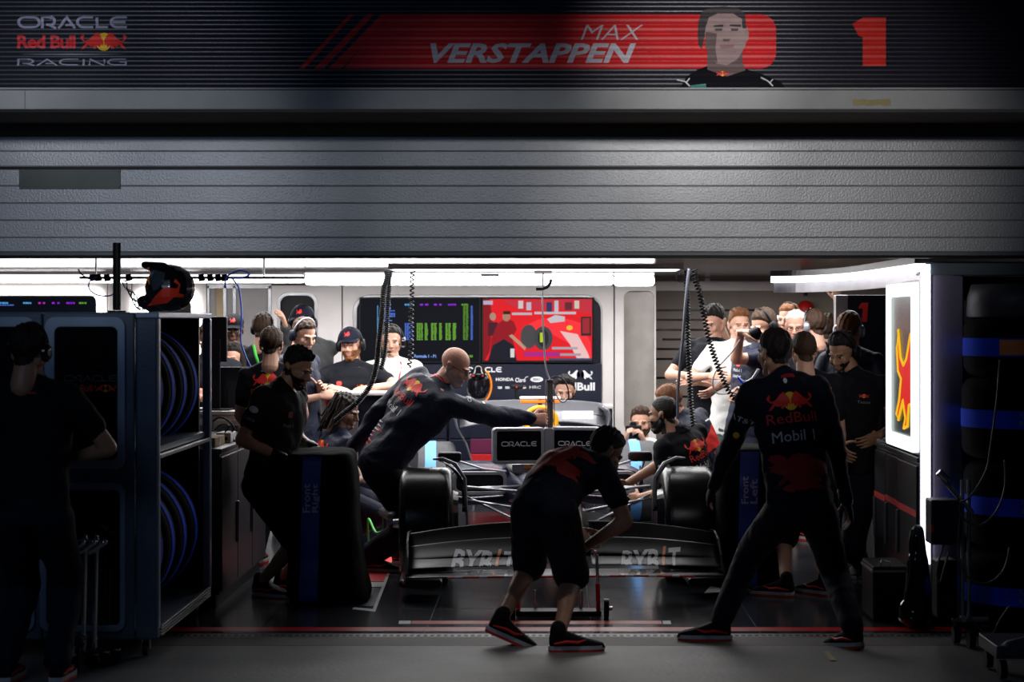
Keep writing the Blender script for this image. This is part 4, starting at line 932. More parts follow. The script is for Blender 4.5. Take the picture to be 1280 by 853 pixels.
# chrome stands at the left, by the dark figure
def chromestand(px, label, k):
    Y = 9.62 + k * .07; t = thing('jack_stand', label, 'stand', (hx(px, Y), Y, 0), 'chrome jack stands by the tyre cabinet')
    x = hx(px, Y); MB().cyl((x, Y, .06), (x + .01, Y, hz(690, Y)), .013, n=12).build('upright', 'chrome', t)
    MB().cyl((x - .11, Y, .07), (x + .13, Y, .07), .011, n=10).build('foot_bar', 'chrome', t)
    o = fused('head', MB().cap2((x - .03, Y, hz(690, Y)), (x + .05, Y, hz(678, Y)), .025, .018).cap2((x + .01, Y, hz(690, Y)), (x + .01, Y - .0, hz(670, Y)), .015, .012), .007, 'chrome', t)
    for s in (-1, 1): p = Vector((x + s * .1, Y, .035)); MB().cyl(p - Y_ * .012, p + Y_ * .012, .035, n=16).build('wheel', 'black', t)
for k, (px, l) in enumerate(((90, 'chrome jack stand nearest the dark foreground figure'), (104, 'chrome jack stand second from the dark foreground figure'), (118, 'chrome jack stand farthest from the dark foreground figure'))): chromestand(px, l, k)
t = thing('hand_pump', 'small chrome pump lying at the feet of the jack stands', 'pump', at(97, 800, 9.5))
MB().cyl(at(92, 800, 9.5), at(106, 803, 9.5), .03, n=16).build('pump_barrel', 'chrome', t); MB().box(tuple(at(95, 842, 9.5)), tuple(at(101, 804, 9.52))).build('pump_foot', 'dark', t, bevel=.004)
# flexible ramp/hoses past cabinet bottom
t = thing('tool_bag', 'black tool bag with orange stitching on the floor behind the tyre cabinet', 'bag', fl(288, 722))
m = MB().cap2(fl(268, 715) + Z_ * .13, fl(301, 722) + Z_ * .05, .07, .04, fl=.8)
fused('bag_body', m, .012, 'cover', t); MB().tube(smoothp([fl(266, 708) + Z_ * .12, fl(283, 712) + Z_ * .16, fl(299, 722) + Z_ * .09]), .008, 6).build('stitching', 'oran', t, smooth=True)
# ================================================================== RACING CAR
car = thing('racing_car', 'dark single-seater racing car facing out of the garage, front wing raised', 'race car', (.03, 13.0, 0))
car.rotation_euler.z = math.radians(3.1); car['_b'] = [0, 0, 0]
def aero(pts_c, chord, th, tilt, n=14):
    """wing element lofted through span points; returns rings"""
    R = []
    for (x, y, z), c, tl in zip(pts_c, chord, tilt):
        q = []
        for k in range(n):
            a = 2 * PI * k / n; u = .5 * c * math.cos(a); v = th * math.sin(a) * (1 - .45 * math.cos(a)) + .12 * c * (1 - (2 * u / c) ** 2) * -1 * .5
            q.append((x, y + u * math.cos(tl) - v * math.sin(tl), z + u * math.sin(tl) + v * math.cos(tl)))
        R.append(np.array(q))
    return R
# nose and chassis
def body(name, st, mt, parent, n=28, p=2.6):
    R = [ring((x, y, z), (1, 0, 0), (0, 0, 1), a, b, n, p) for x, y, z, a, b in st]; o = MB().loft(R).build(name, mt, parent, smooth=True); return sharp(o, 50)
body('nose', [(0, -1.27, .20, .03, .02), (0, -1.24, .205, .075, .04), (0, -1.15, .22, .10, .055), (0, -.8, .29, .125, .075), (0, -.3, .39, .15, .11), (0, .05, .44, .165, .13)], 'carp', car)
body('chassis', [(0, .055, .44, .17, .135), (0, .6, .47, .2, .15), (0, 1.1, .47, .235, .155), (0, 1.7, .46, .29, .16), (0, 2.0, .45, .3, .18)], 'carp', car)
body('engine_cover', [(0, 2.01, .55, .26, .26), (0, 2.3, .62, .22, .31), (0, 2.8, .6, .17, .27), (0, 3.4, .5, .12, .2), (0, 4.0, .4, .06, .1)], 'carp', car)
body('cockpit_rim', [(0, 1.15, .60, .20, .03), (0, 1.35, .61, .27, .05), (0, 1.9, .63, .29, .07), (0, 2.05, .66, .24, .06)], 'gcover', car)
# airbox ring and T camera
c = Vector((-.0, 2.14, .915)); RR = []
MB().tube([c + Vector((math.cos(a) * .118, 0, math.sin(a) * .1)) for a in np.linspace(0, 2 * PI, 28, endpoint=False)], .02, 10, closed=True).build('airbox_ring', 'oran', car, smooth=True)['label'] = 'orange airbox rim'
for q in car.children:
    if q.name.startswith('airbox'): q.data.materials[0] = mat('airbox_orange', (.95, .42, .01), .4)
body('airbox_duct', [(0, 2.15, .915, .112, .095), (0, 2.5, .84, .1, .09), (0, 2.9, .72, .08, .07)], 'black', car)
tcm = MB().box((-.155, 2.2, 1.075), (.155, 2.29, 1.095)).build('camera_bar', 'wprint', car, bevel=.006); MB().box((-.15, 2.19, 1.045), (.15, 2.26, 1.068)).build('lower_bar', 'oran', tcm, bevel=.004); MB().cyl((0, 2.24, .99), (0, 2.24, 1.08), .015).build('mast', 'black', tcm)
# halo
hp = [(-.26, 2.05, .72), (-.27, 1.8, .82), (-.24, 1.5, .87), (-.14, 1.22, .88), (0, 1.12, .875), (.14, 1.22, .88), (.24, 1.5, .87), (.27, 1.8, .82), (.26, 2.05, .72)]
ho = MB().tube(smoothp([Vector(p) for p in hp], 40), .024, 10).build('halo', 'carbon', car, smooth=True); MB().tube([(0, 1.12, .87), (0, .98, .72), (0, .9, .6)], [.02, .022, .03], 10).build('pillar', 'carbon', ho, smooth=True)
# floor and sidepods
MB().prism([(-.55, 1.2), (-.78, 1.6), (-.78, 3.3), (-.5, 3.9), (.5, 3.9), (.78, 3.3), (.78, 1.6), (.55, 1.2)][::-1], (0, 0, .06), X_, Y_, -.02).build('underfloor', 'carbon', car, bevel=.004)
for s in (-1, 1):
    sp = body('sidepod', [(s * .47, 1.62, .46, .26, .13), (s * .48, 1.8, .46, .27, .15), (s * .46, 2.4, .43, .27, .17), (s * .38, 3.1, .36, .2, .14), (s * .25, 3.7, .3, .1, .1)], 'carp', car, p=3)
    MB().box((s * .47 - .17, 1.60, .425), (s * .47 + .17, 1.615, .555)).build('intake', 'black', sp)
    MB().frame(rrect(s * .47 - .20, .405, s * .47 + .20, .575, .05), rrect(s * .47 - .172, .43, s * .47 + .172, .55, .035), (0, 1.615, 0), X_, Z_, .03).build('intake_rim', 'silver', sp, bevel=.004)
    MB().tube(smoothp([Vector((s * .70, 1.57, .62)), Vector((s * .69, 1.57, .50)), Vector((s * .655, 1.57, .41)), Vector((s * .55, 1.57, .385)), Vector((s * .3, 1.56, .40))], 24), .007, 6).build('splitter', 'silver', sp, smooth=True)
    mr = MB().prism(rrect(s * .69 - .085, .655, s * .69 + .085, .725, .02), (0, 1.45, 0), X_, Z_, -.07).build('mirror', 'carbon', car, bevel=.008)
    MB().prism(rrect(s * .69 - .078, .66, s * .69 + .078, .72, .018), (0, 1.372, 0), X_, Z_, .003).build('mirror_edge', 'blackg', mr)
    MB().tube([(s * .62, 1.45, .66), (s * .45, 1.5, .60), (s * .28, 1.5, .58)], .008, 6).build('stalk', 'silver', mr); MB().tube([(s * .72, 1.45, .655), (s * .7, 1.52, .58)], .006, 6).build('stalk', 'carbon', mr)
# wheels, ducts, suspension
for s in (-1, 1):
    w = thing_part = bpy.data.objects.new('wheel', None); COL.objects.link(w); w.parent = car; w['_b'] = [0, 0, 0]
    mx = axis_mtx((s * .845, 0, .362), (1, 0, 0))
    MB().lathe(tyre_profile(.345, .362, .23, .055), n=64, mtx=mx).build('tyre', mat('tyre_gloss', (.007, .007, .008), .25, 0, .08, 160, spec=.35), w, smooth=True)
    MB().lathe([(.03, -.15), (.232, -.155), (.232, .155), (.2, .15), (.1, .09 * s), (.03, .1 * s)], n=40, mtx=mx).build('wheel_rim', 'carbon', w, smooth=False)
    MB().cyl((s * 1.0, 0, .362), (s * 1.06, 0, .362), .035, .028, n=16).build('wheel_nut', 'alu', w)
    MB().loft([ring((s * .64, -.0, .362), (0, 1, 0), (0, 0, 1), .17, .2, 24, 3), ring((s * .70, 0, .362), (0, 1, 0), (0, 0, 1), .2, .22, 24, 3)]).build('brake_duct', 'carbon', w, smooth=False)
    # arched winglet over the inner shoulder
    L = []
    for a in np.linspace(15, 100, 16):
        A = math.radians(a); yy = -.40 * math.cos(A); zz = .362 + .42 * math.sin(A); xo = s * (.60 + .16 * math.sin(A) ** 6)
        L.append((xo, yy, zz))
    R = []
    for i, p in enumerate(L):
        t = Vector(L[min(i + 1, 15)]) - Vector(L[max(i - 1, 0)]); t.normalize(); R.append(ring(p, (s, 0, 0), t.cross(Vector((s, 0, 0))).normalized(), .016, .006, 10))
    MB().loft(R).build('winglet', 'blackg', w, smooth=True)
    MB().tube([(s * .80, -.34, .80 - .0), (s * .74, -.36, .805), (s * .66, -.37, .77), (s * .60, -.38, .68), (s * .59, -.38, .5), (s * .585, -.38, .34)], [.006, .011, .013, .012, .009, .006], 8).build('winglet_edge', 'silver', w, smooth=True)
    arms = [((s * .60, -.02, .60), (s * .20, -.30, .585)), ((s * .60, .02, .585), (s * .20, .45, .56)), ((s * .60, -.05, .52), (s * .18, -.32, .47)), ((s * .60, -.0, .30), (s * .16, -.35, .28)), ((s * .60, .03, .29), (s * .18, .5, .28)), ((s * .60, -.04, .545), (s * .16, -.15, .34))]
    for a, b in arms:
        a, b = Vector(a), Vector(b); d = (b - a).normalized(); v = Vector((0, 1, 0)); v = (v - d * v.dot(d)).normalized(); u = d.cross(v)
        MB().loft([ring(a, v, u, .026, .008, 12), ring(b, v, u, .03, .010, 12)]).build('suspension_arm', 'silver' if a.z > .4 else 'carbon', car, smooth=True)  # upper arms paler: the light on them is put into the colour
# front wing: four elements each side joined at the nose
fw_ = bpy.data.objects.new('front_wing', None); COL.objects.link(fw_); fw_.parent = car; fw_['_b'] = [0, 0, 0]
els = []
for k in range(4):
    xs = np.linspace(-.955, .955, 41); P = []; C = []; T = []
    for x in xs:
        ax = abs(x); sw = .30 * ax ** 1.6; y = -1.27 + .115 * k + sw; z = .195 + .048 * k - .05 * ax * ax * (1 + .35 * k) + (.02 * k if ax < .3 else .02 * k)
        if k > 1 and ax < .13: z -= .0
        P.append((x, y, z)); C.append((.15 + .01 * k) * (1 - .35 * max(0, ax - .5))); T.append(.14 + .20 * k + .05 * (1 - ax))
    if k == 0: o = MB().loft(aero(P, C, .007, T)).build('main_plane', 'wingc', fw_, smooth=True); els.append(o)
    else:
        for sgn in (0, 1):
            idx = [i for i in range(41) if (xs[i] > .12) == bool(sgn) and abs(xs[i]) > .12]
            o = MB().loft(aero([P[i] for i in idx], [C[i] for i in idx], .006, [T[i] for i in idx])).build('flap', 'wingc', fw_, smooth=True); els.append(o)
# leading edge stripes
for i in range(40):
    a = -.95 + 1.9 * i / 40; b = -.95 + 1.9 * (i + 1) / 40
    if abs(a + .02) < .1: continue
    f = lambda x: Vector((x, -1.27 - .078 + .30 * abs(x) ** 1.6, .195 - .012 - .05 * x * x))
    if 4 < i < 36: MB().tube([f(a), f(b - .004)], .0065, 6).build('edge_stripe', 'redp' if i % 3 else 'wprint', fw_)
for s in (-1, 1):
    ep_ = []
    for y, z0e, z1e, x in ((-1.02, .10, .16, .96), (-.9, .09, .25, .985), (-.75, .09, .33, .99), (-.6, .10, .37, .985), (-.52, .12, .37, .97)):
        ep_.append([(s * x, y, z0e), (s * (x - .012), y, z0e), (s * (x - .012 - (.03 if z1e > .2 else 0)), y, z1e), (s * (x - (.03 if z1e > .2 else 0)), y, z1e)])
    MB().loft([np.array(r) for r in ep_]).build('endplate', 'wingc', fw_, smooth=False)
    MB().tube([(s * x, y, z) for x, y, z in ((.97, -1.04, .11), (.99, -.8, .09), (.985, -.5, .10))], .009, 6).build('footplate_edge', 'redp' if s < 0 else 'silver', fw_, smooth=True)
    MB().prism(rrect(-1.0, .075, -.74, .12, .02), (0, -.98, 0), X_, Z_, -.3).build('footplate', 'carbon', fw_, bevel=.005) if s < 0 else MB().prism(rrect(.74, .075, 1.0, .12, .02), (0, -.98, 0), X_, Z_, -.3).build('footplate', 'carbon', fw_, bevel=.005)
V = []; Fc = []
for o in els[0:]:
    n0 = len(V); V += [v.co.copy() for v in o.data.vertices]; Fc += [tuple(i + n0 for i in p.vertices) for p in o.data.polygons]
wb = BVHTree.FromPolygons(V, Fc)
for s in (-1, 1):
    for txt_, x0, x1, mt in (('BYB', -.19, .05, 'wprint'), ('T', .11, .19, 'wprint')):
        VT = fit(text_mesh(txt_, .03, .1), x0, 0, x1, .115); m = MB()
        A = [(x + y * .25, y) for x, y in VT[0]]
        wrap(m, (A, VT[1]), wb, Vector((s * .50 - .01, -2.2, .18)), X_, Z_, Vector((0, 1, -.0)), .0025, .012, maxd=2)
        if m.v: m.build('lettering', mt, fw_)
    m = MB(); wrap(m, pm([[(.062, 0), (.08, 0), (.125, .13), (.107, .13)]]), wb, Vector((s * .50 - .01, -2.2, .175)), X_, Z_, Y_, .0025, .012, maxd=2)
    if m.v: m.build('lettering_bar', 'oran', fw_)
# rear wing
rw = bpy.data.objects.new('rear_wing', None); COL.objects.link(rw); rw.parent = car; rw['_b'] = [0, 0, 0]
grey = mat('wing_grey', (.12, .12, .135), .35, .2)
RY = 3.6
for k, (z, y, c, tl, zz) in enumerate(((.88, RY, .26, .30, .05), (.955, RY + .2, .16, .7, .03))):
    xs = np.linspace(-.60, .60, 25); P = [(x, y, z - zz * (abs(x) / .6) ** 3) for x in xs]
    ro = MB().loft(aero(P, [c] * 25, .012, [tl] * 25)).build('wing_plane', grey, rw, smooth=True)
    if k == 0: r0 = ro
MB().box((.24, RY - .135, .86), (.50, RY - .13, .93)).build('decal_panel', 'wprint', rw); MB().box((.10, RY - .136, .85), (.16, RY - .13, .97)).build('strap', mat('strap_yellow', (.75, .5, .15), .6), rw)
flt = MB(); VT = fit(text_mesh('BYBIT', .03), -.50, .842, -.1, .895); flat(flt, VT, (0, RY - .137, 0), X_, Z_, .002); flt.build('lettering', 'wprint', rw)
for s in (-1, 1):
    R = []
    for a, x, z in ((0, .58, .96), (1, .62, .93), (2, .64, .87), (3, .62, .78), (4, .55, .66), (5, .5, .5), (6, .48, .35)):
        R.append(ring((s * x, RY + .06, z), (0, 1, 0), (s * .7, 0, .7), .2 - .02 * max(0, a - 3), .02, 14, 3))
    MB().loft(R).build('endplate', grey, rw, smooth=True)
# rear tyres in grey covers
bpy.context.view_layer.update()
MW = Matrix.Translation((.03, 13.0, 0)) @ Matrix.Rotation(math.radians(3.1), 4, 'Z')
for s, l in ((-1, 'grey wrapped rear tyre with pale blue band behind the leaning bald man'), (1, 'grey wrapped rear tyre with pale blue band below the photographer')):
    p = MW @ Vector((s * .84, 3.6, .338)); wrapped_tyre(p, MW.to_3x3() @ Vector((1, 0, 0)), .42, .335, l, 'wrapped rear tyres of the car', cov='gcover', bandm='lblue', bw=.045)
# cockpit display unit on its pole
MY = 13.62
mu = thing('display_unit', 'silver twin display unit with dark lettered screens over the cockpit', 'display', (hx(685, MY), MY, .70))
def P3(px, py, dy=0): return at(px, py, MY + dy)
for s, (x0, x1, y0, y1) in ((-1, (616.5, 681, 534.5, 580)), (1, (688, 748.5, 533.5, 580))):
    xa, xb = hx(x0, MY), hx(x1, MY); za, zb_ = hz(y1, MY), hz(y0, MY); ang = .18
    u = Vector((math.cos(ang), -s * math.sin(ang) * 1, 0)); hinge = Vector((xb if s < 0 else xa, MY - .0, 0)); w_ = (xb - xa) / math.cos(ang)
    o0 = hinge - u * w_ if s < 0 else hinge
    sk = .02 if s < 0 else -.0
    nrm = u.cross(Z_)
    hs = MB().prism(rrect(0, za, w_, zb_, .025), o0 - nrm * .07, u, Z_, .065).build('housing', 'silver', mu, bevel=.006)
    MB().frame(rrect(.004, za + .004, w_ - .004, zb_ - .004, .022), rrect(.026, za + .024, w_ - .026, zb_ - .024, .014), o0 - nrm * .008, u, Z_, .014).build('bezel', mat('bezel_pale', (.5, .5, .52), .3, .4), hs, bevel=.003)
    MB().prism(rrect(.024, za + .022, w_ - .024, zb_ - .022, .014), o0 - nrm * .008, u, Z_, .006).build('screen_glass', 'blackg', hs)
    m = MB(); A = fit(stroke_text('ORACLE', .15), w_ * .16, (za + zb_) / 2 - .006, w_ * .84, (za + zb_) / 2 + .032); flat(m, A, o0, u, Z_, .002); m.build('lettering', mat('bright_grey_print', (.75, .75, .78), .5), hs)
MB().box((hx(680, MY), MY - .03, hz(581, MY)), (hx(692, MY), MY + .06, hz(535, MY))).build('centre_column', 'silver', mu, bevel=.01)
MB().box((hx(683, MY), MY - .036, hz(578, MY)), (hx(689, MY), MY - .029, hz(566, MY))).build('hatch', mat('hatch_grey', (.2, .2, .21), .4), mu, bevel=.002)
MB().cyl(P3(686, 574, -.04), P3(686, 574, -.037), .01).build('lock', 'black', mu)
MB().box((hx(640, MY), MY + .03, hz(592, MY)), (hx(730, MY), MY + .1, hz(581, MY))).build('mounting_foot', 'silver', mu, bevel=.006)
MB().box((hx(655, MY), MY - .0, hz(586, MY)), (hx(664, MY), MY + .03, hz(582, MY))).build('warning_tag', 'oran', mu)
po = MB().cyl(P3(687.5, 537, .03), P3(687.5, 478, .03), .021, n=20).build('pole', mat('pole_grey', (.13, .12, .13), .3, .6), mu); sharp(po)
for py in (500, 536): MB().cyl(P3(687.5, py, .03), P3(687.5, py + 3, .03), .025, n=20).build('collar', 'chrome', mu)
MB().cyl(P3(687.5, 478.5, .03), P3(687.5, 475, .03), .032, n=20).build('pole_cap', 'chrome', mu)
for s in (-1, 1): MB().cyl(P3(687.5 + s * 5.3, 474, .03), P3(687.5 + s * 5.3, 537, .03), .003, n=6).build('guide_wire', 'chrome', mu)
# front jack
JY = 11.25
jk = thing('front_jack', 'low wheeled jack with two red and chrome uprights under the nose', 'jack', (hx(700, JY), JY, 0))
for px in (648, 748): 
    MB().cyl(at(px, 768, JY), at(px - 1, 730, JY), .012, n=12).build('upright', 'red', jk); MB().cyl(at(px - 1, 730, JY), at(px - 2, 694, JY), .009, n=12).build('upright_tube', 'chrome', jk)
MB().tube([at(746, 694, JY), at(744, 690, JY), at(740, 689, JY - .04)], .012, 8).build('handle', 'chrome', jk, smooth=True)
for px in (669, 726): MB().cyl(at(px, 767, JY + .1), at(px, 738, JY + .1), .010, n=12).build('rod', 'chrome', jk)
MB().box((hx(645, JY), JY - .02, hz(771, JY)), (hx(752, JY), JY + .12, hz(764, JY))).build('base_bar', 'black', jk, bevel=.005)
for px in (641, 758):
    p = Vector((hx(px, JY), JY, .055)); MB().cyl(p - X_ * .014, p + X_ * .014, .055, n=20).build('wheel', 'black', jk); MB().cyl(p + X_ * .014, p + X_ * .035, .012, n=10).build('hub', 'chrome', jk)
# equipment beyond the left wheel: air gun and hose
t = thing('wheel_gun', 'grey wheel gun hanging by the left front wheel', 'wheel gun', at(488, 640, 13.3))
fused('gun_body', MB().cap2(at(478, 640, 13.4), at(490, 646, 13.1), .03, .035).cap2(at(482, 642, 13.4), at(481, 660, 13.4), .02, .018), .007, 'silver', t)
MB().tube(smoothp([at(481, 662, 13.4), at(470, 666, 13.5), at(460, 650, 13.8), at(462, 700, 13.9)]), .008, 6).build('hose', 'green', t, smooth=True)
# red and navy board, its colours standing in for a reflection behind the car
bd = thing('reflection_board', 'low red and navy board standing in for a reflection behind the cockpit display', 'panel', (hx(600, 17.9), 17.9, 0))
for k, (a, b, mt_) in enumerate(((520, 548, 'navy'), (549, 567, mat('panel_maroon', (.12, .01, .05), .35)), (568, 600, 'red'))):
    MB().box((hx(588, 17.9), 17.9, hz(b, 17.9)), (hx(650, 17.9), 17.95, hz(a, 17.9))).build('panel_strip', mt_, bd, bevel=.003)
for px in (592, 646): MB().box((hx(px, 17.9) - .01, 17.9, 0), (hx(px, 17.9) + .01, 17.94, hz(600, 17.9))).build('leg', 'alu', bd)
# ================================================================== PEOPLE
def make_head():
    m = MB()
    m.ell((0, .014, .032), .075, .094, .084, n=24); m.ell((0, -.026, -.03), .060, .066, .082, n=24)
    for s in (-1, 1):
        m.cap2((s * .046, .012, -.052), (s * .012, -.068, -.103), .024, .019); m.ell((s * .037, -.062, -.026), .024, .024, .026)
        m.ell((s * .076, .018, -.012), .010, .019, .031); m.ell((s * .082, .028, .004), .007, .014, .018); m.cap2((s * .012, -.088, .018), (s * .044, -.074, .020), .010, .009); m.ell((s * .0105, -.101, -.034), .0085, .009, .007)
    m.cap2((0, -.084, .012), (0, -.110, -.028), .0085, .0125); m.ell((0, -.088, -.092), .019, .013, .013)
    m.cap2((-.014, -.090, -.057), (.014, -.090, -.057), .0085, .0085); m.cap2((-.011, -.089, -.068), (.011, -.089, -.068), .009, .009)
    m.cap2((0, .022, -.06), (0, .034, -.165), .054, .06)
    V, Fc = remesh(m, .0052, 2); mi = []
    for f in Fc:
        c = V[list(f)].mean(0); e = (c[0] / .027) ** 2 + ((c[2] + .062) / .010) ** 2
        if e < 1 and c[1] < -.088: mi.append(3)
        elif .014 < abs(c[0]) < .046 and .0215 < c[2] + .15 * abs(c[0]) < .0275 and c[1] < -.066: mi.append(4)
        else: mi.append(0)
    out = MB(); out.v = [V]; out.f = list(Fc); out.m = mi; out.n = len(V)
    for s in (-1, 1):
        out.ell((s * .0305, -.0745, -.001), .0125, .0125, .0066, n=12, mi=1); out.ell((s * .0305, -.0835, -.001), .0048, .005, .0048, n=10, mi=2)
        out.tube([(s * .019, -.085, .003), (s * .030, -.0875, .0075), (s * .042, -.081, .003)], .0022, 6, mi=4)
    return np.concatenate(out.v), out.f, out.m, V, Fc
HV, HF, HM, HB, HBF = make_head()
def zline(y, style):
    if style == 'fringe': return np.interp(y, [-.1, -.02, .01, .05, .09], [.3, .3, -.005, -.05, -.075])
    return np.interp(y, [-.1, -.075, -.045, -.015, .01, .045, .08], [.080, .074, .062, .030, -.004, -.055, -.082])
def hair_mesh(style, rs):
    V = HB.copy(); nrm = V - np.array([0, .01, .0]); nrm[:, 2] = np.where(V[:, 2] > -.02, nrm[:, 2], nrm[:, 2] * .2); nrm /= np.linalg.norm(nrm, axis=1)[:, None] + 1e-9
    zl = zline(V[:, 1], style) + (.25 * np.abs(V[:, 0]) if style == 'recede' else 0) * 1.0
    g = V[:, 2] - zl
    if style == 'fringe': g = np.minimum(g, .062 - V[:, 2] + .0)
    ear = (np.abs(V[:, 0]) > .079) & (V[:, 2] < .02); g = np.where(ear, -.01, g)
    top = {'buzz': .004, 'fringe': .005, 'short': .014, 'quiff': .017, 'long': .018, 'recede': .012}[style]
    base = {'buzz': .003, 'fringe': .004, 'short': .008, 'quiff': .006, 'long': .014, 'recede': .007}[style]
    th = (base + (top - base) * np.clip((V[:, 2] - .04) / .05, 0, 1)) * np.clip(g / .02, .12, 1)
    if style == 'quiff': th += .016 * np.clip((-V[:, 1] - .0) / .06, 0, 1) * np.clip((V[:, 2] - .06) / .03, 0, 1)
    ph = rs.rand(3) * 6
    th *= 1 + .22 * np.sin(V[:, 0] * 190 + ph[0] + V[:, 2] * 60) + .15 * np.sin(V[:, 1] * 230 + V[:, 0] * 90 + ph[1])
    W = V + nrm * th[:, None]; Fk = [f for f in HBF if all(g[i] > 0 for i in f)]
    return W, Fk
def beard_mesh():
    V = HB; g = np.minimum(-.034 - V[:, 2] + np.clip(V[:, 1] + .03, 0, 1) * .6, .030 - V[:, 1]); g = np.where(V[:, 2] < -.128, -1, g)
    lip = (V[:, 0] / .024) ** 2 + ((V[:, 2] + .062) / .012) ** 2; g = np.where((lip < 1) & (V[:, 1] < -.07), -1, g)
    g = np.where((np.abs(V[:, 0]) < .018) & (V[:, 2] > -.045) & (V[:, 1] < -.09), -1, g)
    n = V - np.array([0, .0, -.03]); n /= np.linalg.norm(n, axis=1)[:, None]; W = V + n * (np.clip(g / .012, .1, 1) * .0042)[:, None]
    return W, [f for f in HBF if all(g[i] > 0 for i in f)]
def make_hand(curl, thumb, spread=.0):
    m = MB(); m.loft([ring((x, y0, 0), (0, 1, 0), (0, 0, 1), a, b, 14, 2.6) for x, y0, a, b in ((-.03, 0, .024, .020), (0, 0, .026, .019), (.03, 0, .035, .018), (.07, .0, .040, .015), (.094, .0, .038, .011))])
    for k, (y, L, r) in enumerate(((.030, .070, .0088), (.0105, .080, .009), (-.0095, .073, .0086), (-.029, .057, .0076))):
        p = Vector((.088, y, .001)); a = 0; d0 = Vector((1, spread * (1.5 - k) * .12, 0)).normalized(); seg = (.46, .30, .24); c = curl[k] if isinstance(curl[0], (list, tuple)) else curl
        for j in range(3):
            a += math.radians(c[j]); d = Vector((math.cos(a) * d0.x, d0.y, -math.sin(a))); q = p + d * L * seg[j]; m.cap2(p, q, r * (1 - .1 * j), r * (.9 - .1 * j), n=8); p = q
    p = Vector((.022, .030, -.004)); d = Vector((.62, .62, -.35)).normalized()
    for L, r, t in ((.040, .0125, 0), (.032, .0105, thumb), (.026, .009, thumb)):
        d = (Matrix.Rotation(-math.radians(t), 3, 'Z') @ d); d.z -= .10 * (t > 0); d.normalize(); q = p + d * L; m.cap2(p, q, r, r * .9, n=8); p = q
    return remesh(m, .0042, 1)
HANDS = {'relax': make_hand((16, 26, 16), 8), 'grip': make_hand((55, 75, 45), 32), 'flat': make_hand((6, 8, 5), 5, .6), 'hold': make_hand((35, 50, 30), 22)}
def make_shoe():
    up = MB()
    R = []
    for y, w, h, zc in ((.062, .026, .03, .055), (.05, .034, .042, .06), (.02, .037, .052, .062), (-.03, .038, .045, .055), (-.08, .042, .034, .045), (-.13, .045, .026, .037), (-.175, .040, .020, .031), (-.205, .026, .014, .026)):
        R.append(ring((0, y, zc), (1, 0, 0), (0, 0, 1), w, h, 20, 2.6))
    up.loft(R); up.cap2((0, .02, .08), (0, .02, .115), .042, .040)
    V1 = remesh(up, .006, 2)
    prof = [(-.0, .07), (.030, .06), (.040, .02), (.038, -.04), (.047, -.10), (.048, -.14), (.040, -.18), (.018, -.21), (-.018, -.21), (-.040, -.18), (-.048, -.14), (-.045, -.10), (-.036, -.04), (-.038, .02), (-.030, .06)]
    so = MB().prism(prof[::-1], (0, 0, .014), X_, Y_, .018); ou = MB().prism([(x * .98, y * .98) for x, y in prof][::-1], (0, 0, 0), X_, Y_, .014)
    stp = MB()
    for s in (-1, 1): stp.tube([(s * .036, .045, .045), (s * .042, -.02, .055), (s * .044, -.07, .05), (s * .040, -.11, .062)], [.004, .007, .007, .003], 6)
    return V1, so, ou, stp
SHOE = make_shoe()
_shoe_me = {}
def vnoise(V, rs, amp, fr):
    d = np.zeros(len(V))
    for k in range(5):
        w = rs.randn(3); w /= np.linalg.norm(w); w[2] *= 1.3; p = V @ w * fr * (1 + .5 * k) + rs.rand() * 6; q = V @ rs.randn(3) * fr * .35 + rs.rand() * 6
        d += np.sin(p + 1.6 * np.sin(q)) / (1 + .5 * k)
    return d * amp / 2.2
def cloth_mesh(mb, vox, rs, amp=.004, fr=34):
    V, Fc = remesh(mb, vox, 3); me = bpy.data.meshes.new('t'); me.from_pydata(V.tolist(), [], Fc); n = np.empty(len(V) * 3); me.vertex_normals.foreach_get('vector', n); bpy.data.meshes.remove(me)
    return V + n.reshape(-1, 3) * vnoise(V, rs, amp, fr)[:, None], Fc
def ik(a, b, l1, l2, hint):
    d = b - a; L = d.length; mx = (l1 + l2) * .998
    if L > mx: k = L / mx; l1 *= k; l2 *= k; L = L * .999
    x = (l1 * l1 - l2 * l2 + L * L) / (2 * L); h = math.sqrt(max(0, l1 * l1 - x * x)); u = d.normalized(); w = Vector(hint); w = w - u * w.dot(u)
    if w.length < 1e-4: w = perp(u)[0]
    return a + u * x + w.normalized() * h
NP = [0]
def yawv(t): t = math.radians(t); return Vector((math.sin(t), -math.cos(t), 0))
def leftv(t): t = math.radians(t); return Vector((math.cos(t), math.sin(t), 0))
